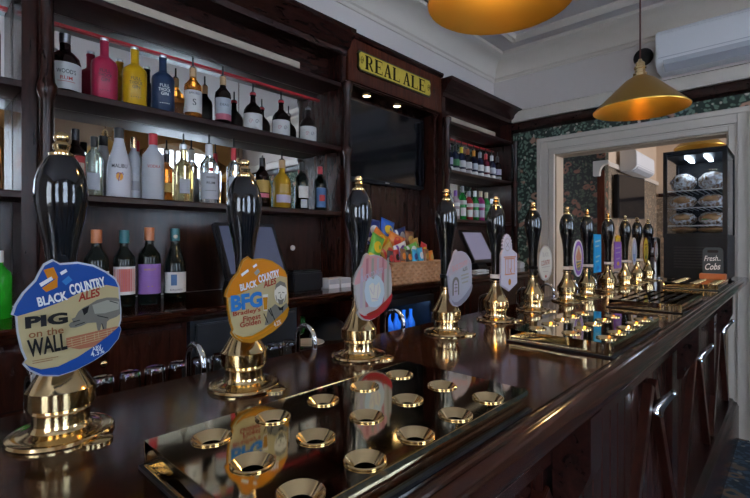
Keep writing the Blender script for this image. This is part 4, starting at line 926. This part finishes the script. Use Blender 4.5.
obj('light_tube', bx(0.06, 0.30, 0.10, 0.12, fh-0.045, fh-0.032), mat('cool_tube', (0.8, 0.9, 1), 0.5, emit=(0.7, 0.85, 1), es=22), t)
obj('light_tube', bx(0.06, 0.30, 0.20, 0.22, fh-0.045, fh-0.032), mat('cool_tube'), t)
FILM = mat('cling_film', (0.6, 0.6, 0.62), 0.2)
_n = FILM.node_tree.nodes; _L = FILM.node_tree.links; _tc = _n.new('ShaderNodeTexCoord'); _nz = _n.new('ShaderNodeTexNoise'); _nz.inputs['Scale'].default_value = 24; _nz.inputs['Detail'].default_value = 6; _nz.inputs['Distortion'].default_value = 1.5
_cr = _n.new('ShaderNodeValToRGB'); _cr.color_ramp.elements[0].position = 0.40; _cr.color_ramp.elements[0].color = (0.22, 0.13, 0.07, 1); _cr.color_ramp.elements[1].position = 0.60; _cr.color_ramp.elements[1].color = (0.66, 0.67, 0.70, 1)
_bp = _n.new('ShaderNodeBump'); _bp.inputs['Strength'].default_value = 0.8; _bp.inputs['Distance'].default_value = 0.01
_L.new(_tc.outputs['Object'], _nz.inputs['Vector']); _L.new(_nz.outputs[0], _cr.inputs[0]); _L.new(_cr.outputs[0], _n['Principled BSDF'].inputs['Base Color']); _L.new(_nz.outputs[0], _bp.inputs['Height']); _L.new(_bp.outputs[0], _n['Principled BSDF'].inputs['Normal'])
CRUST = mat('bread_crust', (0.36, 0.19, 0.08), 0.6, var=0.4, vscale=40); LEAFY = mat('salad', (0.10, 0.22, 0.04), 0.5)
FILL = ('white film', 'white film', 'brown crust', 'salad')
for si, z in enumerate(SHZ):
    for j in range(2):
        hgt = (0.04, 0.085, 0.085, 0.115)[si]
        tt = thing('wrapped_cob', 'film wrapped cob on the %s shelf of the display fridge, %s' % (('bottom', 'third', 'second', 'top')[si], ('by the window side', 'by the pump side')[j]), 'sandwich', (FX+0.15, FY0+0.088+j*0.152, ZB+z), 0, 'wrapped cobs in the display fridge')
        b = B().ball((0, 0, hgt*0.5), 0.09, 0.073, hgt*0.5, 22, 14, 0.07)
        obj('film_wrap', b, FILM if si != 0 else CRUST, tt, angle=80)
        if si in (0, 1, 2):
            obj('bread', B().ball((-0.012, 0, hgt*0.56), 0.088, 0.060, hgt*0.36, 18, 10, 0.04), CRUST, tt, angle=80)
        if si == 1 and j == 0: obj('salad', B().ball((-0.04, 0.02, hgt*0.42), 0.062, 0.034, 0.008, 14, 8, 0.15), LEAFY, tt)
# chalkboard
t = thing('chalkboard_sign', 'small paddle shaped chalkboard on an orange wooden block by the fridge', 'sign', (3.17, 0.350, ZB + 0.0335), R(-90))
obj('block', bx(-0.06, 0.06, -0.03, 0.03, 0, 0.032), mat('orange_wood', (0.42, 0.12, 0.03), 0.5, var=0.2, vscale=30), t, 0.003)
outl = [(-0.047, 0.033), (0.047, 0.033), (0.047, 0.155)]
outl += [(0.047 - 0.022*(1-math.cos(math.pi/2*i/5)), 0.155 + 0.025*math.sin(math.pi/2*i/5)) for i in range(1, 6)] + [(-0.025 - 0.022*math.sin(math.pi/2*i/5), 0.18 - 0.025*(1-math.cos(math.pi/2*i/5))) for i in range(0, 6)]
slot = [(-0.022, 0.150), (0.022, 0.150), (0.026, 0.157), (0.022, 0.165), (-0.022, 0.165), (-0.026, 0.157)]
pd = obj('board', B().prism(outl, 'y', -0.005, 0.005), mat('chalkboard', (0.035, 0.05, 0.06), 0.6), t)
obj('grip_hole', B().prism(slot, 'y', -0.0056, 0.0056), BLACK_MATT, pd)
CH = mat('chalk', (0.75, 0.75, 0.75), 0.9)
text_flat('lettering', 'Fresh..', 0, 0.119, 0.074, 0.030, -0.0062, CH, pd, R(4), 0.0, 0.25); text_flat('lettering', 'Cobs', 0, 0.072, 0.070, 0.036, -0.0062, CH, pd, R(4), 0.01, 0.25)

# ------------------------------------------------------------ tills and clutter on the back counter
def till(label, x, lit):
    t = thing('till', label, 'till', (x, 1.80, ZB))
    a = math.atan2(0.13, 0.25)
    def tilt(b):
        b.v = [(px, py*math.cos(a) + pz*math.sin(a), 0.085 + pz*math.cos(a) - py*math.sin(a)) for px, py, pz in b.v]; return b
    hs = obj('housing', tilt(B().box(0, 0.325, 0, 0.03, 0, 0.285)), BLACK, t, 0.005)
    obj('screen', tilt(B().box(0.022, 0.303, -0.0015, 0, 0.022, 0.263)), lit, hs)
    obj('stand', B().prism([(0.02, 0), (0.22, 0), (0.22, 0.02), (0.14, 0.16), (0.09, 0.12), (0.05, 0.09), (0.02, 0.05)], 'x', 0.09, 0.235), BLACK, t, 0.004)
    return t
till('black touch screen till on the counter beside the wine bottles', 0.985, mat('till_screen_dim', (0.02, 0.025, 0.05), 0.15, emit=(0.12, 0.14, 0.22), es=0.35))
till('black touch screen till with pale lit screen under the gin shelves', 3.03, mat('till_screen_lit', (0.05, 0.05, 0.08), 0.15, emit=(0.45, 0.42, 0.62), es=0.32))
t = thing('receipt_printer', 'black receipt printer box on the counter beside the till', 'printer', (1.335, 1.80, ZB))
obj('body', bx(0, 0.19, 0, 0.2, 0, 0.095), BLACK, t, 0.008); obj('lid', bx(0.01, 0.18, 0.02, 0.19, 0.0955, 0.105), BLACK_GLOSS, t, 0.004)
for i in range(2):
    t = thing('card_box', ('white card box on the counter touching the receipt printer', 'white card box on the counter near the handset')[i], 'box', (1.545 + 0.085*i, 1.78, ZB))
    obj('carton', bx(0, 0.075, 0, 0.10, 0, 0.05), mat('card_white', (0.55, 0.56, 0.6), 0.6), t, 0.002); obj('lid_flap', bx(0.003, 0.072, -0.001, 0.0, 0.022, 0.049), mat('card_grey', (0.3, 0.32, 0.36), 0.6), t)
t = thing('telephone', 'grey cordless telephone handset standing on the counter by the post', 'telephone', (1.765, 1.78, ZB), R(-20))
obj('cradle', bx(-0.03, 0.03, -0.03, 0.03, 0, 0.03), BLACK, t, 0.005)
hs = obj('handset', bx(-0.024, 0.024, -0.012, 0.012, 0.031, 0.165), mat('phone_grey', (0.10, 0.11, 0.12), 0.4), t, 0.006)
obj('display', bx(-0.017, 0.017, -0.0135, -0.012, 0.115, 0.15), mat('phone_lcd', (0.25, 0.28, 0.27), 0.3), hs)
for i in range(3):
    for j in range(4): obj('key', bx(-0.016+i*0.012, -0.008+i*0.012, -0.014, -0.012, 0.045+j*0.015, 0.054+j*0.015), mat('phone_key', (0.35, 0.36, 0.38), 0.5), hs)
o = obj('wall_switch', B().ball((0, 0, 0), 0.016, 0.012, 0.016, 16, 10), WHITE_PL); o.location = (1.60, 2.167, 1.345)
tag(o, 'small round white switch knob on the dark back panel', 'switch')
t = thing('card_terminal', 'white card terminal on the counter end beside the floral wallpaper', 'card terminal', (3.985, 1.86, ZB))
obj('body', B().prism([(0, 0), (0.12, 0), (0.12, 0.085), (0, 0.05)], 'x', -0.045, 0.045), WHITE_PL, t, 0.006); obj('display', B().prism([(0.05, 0.0655), (0.11, 0.083), (0.11, 0.084), (0.05, 0.0665)], 'x', -0.03, 0.03), SCREEN, t)
t = thing('bar_cloth', 'folded white bar cloth on the counter in front of the lit till', 'cloth', (2.86, 1.68, ZB))
b = B(); n = 10
for lay in range(3):
    vs, fs = [], []
    for i in range(n+1):
        for j in range(n+1):
            u_, v_ = i/n, j/n; vs.append((0.17*u_, 0.10*v_, 0.004 + lay*0.012 + 0.006*math.sin(6*u_+lay)*math.sin(3*v_) + 0.004))
    for i in range(n):
        for j in range(n): fs.append((i*(n+1)+j, (i+1)*(n+1)+j, (i+1)*(n+1)+j+1, i*(n+1)+j+1))
    o = obj('fold', B().add(vs, fs), mat('cloth_white', (0.6, 0.62, 0.66), 0.85), t); md = o.modifiers.new('s', 'SOLIDIFY'); md.thickness = 0.006

# crisp basket
t = thing('wicker_basket', 'rectangular pale wicker basket full of crisps on the counter', 'basket', (1.885, 1.645, ZB))
bw, bd_, bh = 0.475, 0.30, 0.125
WICK = mat('wicker', (0.34, 0.19, 0.10), 0.65, var=0.3, vscale=60)
def weave(L_, nx, axis, sgn):
    nz = 7; vs, fs = [], []; NX, NZ = nx*4, nz*4
    for j in range(NZ+1):
        for i in range(NX+1):
            a = L_*i/NX; z = bh*j/NZ; row = min(int(j/4), nz-1)
            bul = abs(math.sin(math.pi*j/4))*0.003 + 0.005*math.sin(math.pi*i/4 + math.pi*row)*abs(math.sin(math.pi*j/4))
            off = 0.012*(z/bh)
            p = (a, -bul*sgn - off*sgn, z) if axis == 'x' else (-bul*sgn - off*sgn, a, z)
            vs.append(p)
    for j in range(NZ):
        for i in range(NX): fs.append((j*(NX+1)+i, j*(NX+1)+i+1, (j+1)*(NX+1)+i+1, (j+1)*(NX+1)+i))
    return B().add(vs, fs)
for (ax, sgn, lc, L_, nx) in (('x', 1, (0, 0.008, 0), bw, 18), ('x', -1, (0, bd_-0.008, 0), bw, 18), ('y', 1, (0.008, 0, 0), bd_, 14), ('y', -1, (bw-0.008, 0, 0), bd_, 14)):
    o = obj('woven_side', weave(L_, nx, ax, sgn), WICK, t); o.location = lc
    md = o.modifiers.new('s', 'SOLIDIFY'); md.thickness = 0.005
obj('base', bx(0.012, bw-0.012, 0.012, bd_-0.012, 0.001, 0.008), WICK, t)
rim = [(-0.008, -0.008, bh), (bw+0.008, -0.008, bh), (bw+0.008, bd_+0.008, bh), (-0.008, bd_+0.008, bh), (-0.008, -0.008, bh)]
for i in range(4): obj('rim', B().tube([rim[i], rim[i+1]], 0.0065, 8), WICK, t)
def packet_mesh(w_, h_, th):
    nx, nz = 8, 10; vs, fs = [], []
    for side in (-1, 1):
        for j in range(nz+1):
            for i in range(nx+1):
                u_, v_ = i/nx*2-1, j/nz*2-1
                e = max(0, 1-abs(v_)**3)*max(0, 1-abs(u_)**4)
                vs.append((u_*w_/2*(1-0.06*(1-abs(v_)**2)), side*(0.0008 + th/2*e*(1+0.12*math.sin(5*u_+3*v_))), v_*h_/2))
    n1 = (nx+1)*(nz+1)
    for s in (0, 1):
        for j in range(nz):
            for i in range(nx):
                a = s*n1 + j*(nx+1)+i; q = (a, a+1, a+nx+2, a+nx+1); fs.append(q if s == 0 else q[::-1])
    for j in range(nz):
        for i in (0, nx):
            a = j*(nx+1)+i; fs.append((a, a+nx+1, a+nx+1+n1, a+n1))
    for i in range(nx):
        for j in (0, nz):
            a = j*(nx+1)+i; fs.append((a, a+1, a+1+n1, a+n1))
    return B().add(vs, fs)
PC = {k: mat('foil_' + k, c, 0.28) for k, c in dict(navy=(0.015,0.03,0.16), blue=(0.02,0.10,0.45), yellow=(0.6,0.42,0.02), green=(0.10,0.35,0.05), orange=(0.55,0.17,0.02), red=(0.42,0.03,0.03), black=(0.02,0.02,0.02), cyan=(0.02,0.28,0.5), gold=(0.4,0.25,0.06), white=(0.6,0.6,0.62), purple=(0.15,0.06,0.3), brown=(0.15,0.06,0.025)).items()}
def packet(desc, c1, c2, x, y, z, w_, h_, ry, rx, rz, sm=False):
    t = thing('crisp_packet', desc, 'crisps', (x, y, z), 0, 'snack packets in the wicker basket')
    t.rotation_euler = (R(rx), R(ry), R(rz))
    th = 0.035 if not sm else 0.022
    b = packet_mesh(w_, h_, th); b.v = [(p[0], p[1], p[2]) for p in b.v]
    me = b.mesh('packet', angle=70); o = link('pouch', me, PC[c1], t)
    q = []; n = 16
    for i in range(n): q.append((0.30*w_*math.cos(2*math.pi*i/n), 0.20*h_*math.sin(2*math.pi*i/n) + 0.06*h_))
    def surf(u_, v_):
        U, V = 2*u_/w_, 2*v_/h_; e = max(0, 1-abs(V)**3)*max(0, 1-abs(U)**4); return -(0.0008 + th/2*e*(1+0.12*math.sin(5*U+3*V))) - 0.0012
    cen = (0, surf(0, 0.06*h_), 0.06*h_)
    vs = [cen] + [(a, surf(a, c), c) for a, c in q]
    obj('logo_patch', B().add(vs, [(0, i+1, (i+1) % n + 1) for i in range(n)]), PC[c2], o)
    bd = [(-0.46*w_, -0.36*h_), (0.46*w_, -0.36*h_), (0.46*w_, -0.24*h_), (-0.46*w_, -0.24*h_)]
    vs = []; m_ = 8
    for k in range(m_+1):
        a = -0.45*w_ + 0.9*w_*k/m_
        for c in (-0.37*h_, -0.25*h_): vs.append((a, surf(a, c), c))
    obj('band', B().add(vs, [(2*k, 2*k+2, 2*k+3, 2*k+1) for k in range(m_)]), PC[c2], o)
BXc, BYc = 1.885, 1.645
packs = [
 ('navy crisp packet with white patch at the top of the basket pile', 'navy', 'white', 0.125, 0.262, 0.305, 0.13, 0.16, 8, -4, 0, 0),
 ('blue crisp packet with yellow patch leaning at the back of the basket', 'blue', 'yellow', 0.262, 0.268, 0.312, 0.13, 0.15, 14, -4, 0, 0),
 ('navy crisp packet with white patch behind the orange packets', 'navy', 'white', 0.385, 0.262, 0.272, 0.13, 0.14, 80, -4, 0, 0),
 ('green and yellow crisp packet standing at the basket end', 'green', 'yellow', 0.035, 0.155, 0.205, 0.11, 0.17, 24, -4, 0, 0),
 ('orange crisp packet with yellow patch lying slanted in the pile', 'orange', 'yellow', 0.135, 0.208, 0.252, 0.11, 0.15, -55, -4, 0, 0),
 ('orange crisp packet with red patch in the middle of the pile', 'orange', 'red', 0.285, 0.208, 0.245, 0.10, 0.15, -70, -4, 0, 0),
 ('gold crisp packet with red patch low in the pile', 'gold', 'red', 0.145, 0.158, 0.180, 0.10, 0.12, 60, -4, 0, 0),
 ('white crisp packet with purple patch lying flat in the pile', 'white', 'purple', 0.255, 0.150, 0.198, 0.08, 0.13, 75, -4, 0, 0),
 ('bright green crisp packet with white patch over the basket middle', 'green', 'white', 0.305, 0.106, 0.195, 0.075, 0.14, 76, -4, 0, 0),
 ('brown snack packet with gold patch standing above the green packet', 'brown', 'gold', 0.415, 0.208, 0.250, 0.09, 0.13, 5, -4, 0, 0),
 ('gold snack packet with green patch leaning at the basket side', 'gold', 'green', 0.410, 0.155, 0.200, 0.09, 0.13, -12, -4, 0, 0),
 ('red and yellow snack packet at the basket corner', 'red', 'yellow', 0.430, 0.108, 0.185, 0.065, 0.11, 20, -4, 0, 0),
 ('small black nut packet with red patch at the front rim', 'black', 'red', 0.045, 0.05, 0.145, 0.052, 0.10, 6, -4, 0, 1),
 ('small red nut packet with black patch at the front rim', 'red', 'black', 0.102, 0.05, 0.150, 0.052, 0.10, -6, -4, 0, 1),
 ('small brown nut packet with orange patch at the front rim', 'brown', 'orange', 0.159, 0.05, 0.155, 0.052, 0.10, 5, -4, 0, 1),
 ('small black packet with orange patch beside the cyan packets', 'black', 'orange', 0.215, 0.05, 0.148, 0.052, 0.10, -5, -4, 0, 1),
 ('small cyan snack packet with navy patch at the front rim', 'cyan', 'navy', 0.272, 0.05, 0.150, 0.052, 0.10, 5, -4, 0, 1),
 ('small cyan snack packet with white patch at the front rim', 'cyan', 'white', 0.329, 0.05, 0.155, 0.052, 0.11, -5, -4, 0, 1),
 ('small brown snack packet with gold patch at the front rim', 'brown', 'gold', 0.385, 0.05, 0.150, 0.052, 0.10, 5, -4, 0, 1),
 ('small orange snack packet with gold patch at the basket front corner', 'orange', 'gold', 0.438, 0.05, 0.145, 0.045, 0.09, -6, -4, 0, 1),
]
for d_, c1, c2, x, y, z, w_, h_, ry, rx, rz, sm in packs:
    packet(d_, c1, c2, BXc + x, BYc + y, ZB + z, w_, h_, ry, rx, rz, bool(sm))

# television in the room beyond
t = thing('television', 'black television on an angled bracket in the room beyond the opening', 'television', (5.72, 1.37, 1.64), R(-11.5))
obj('housing', bx(-0.31, 0.31, 0, 0.05, 0, 0.48), BLACK, t, 0.006); obj('screen', bx(-0.295, 0.295, -0.003, 0, 0.015, 0.465), SCREEN, t)
obj('bracket', bx(-0.08, 0.08, 0.05, 0.09, 0.15, 0.4), BLACK_MATT, t)
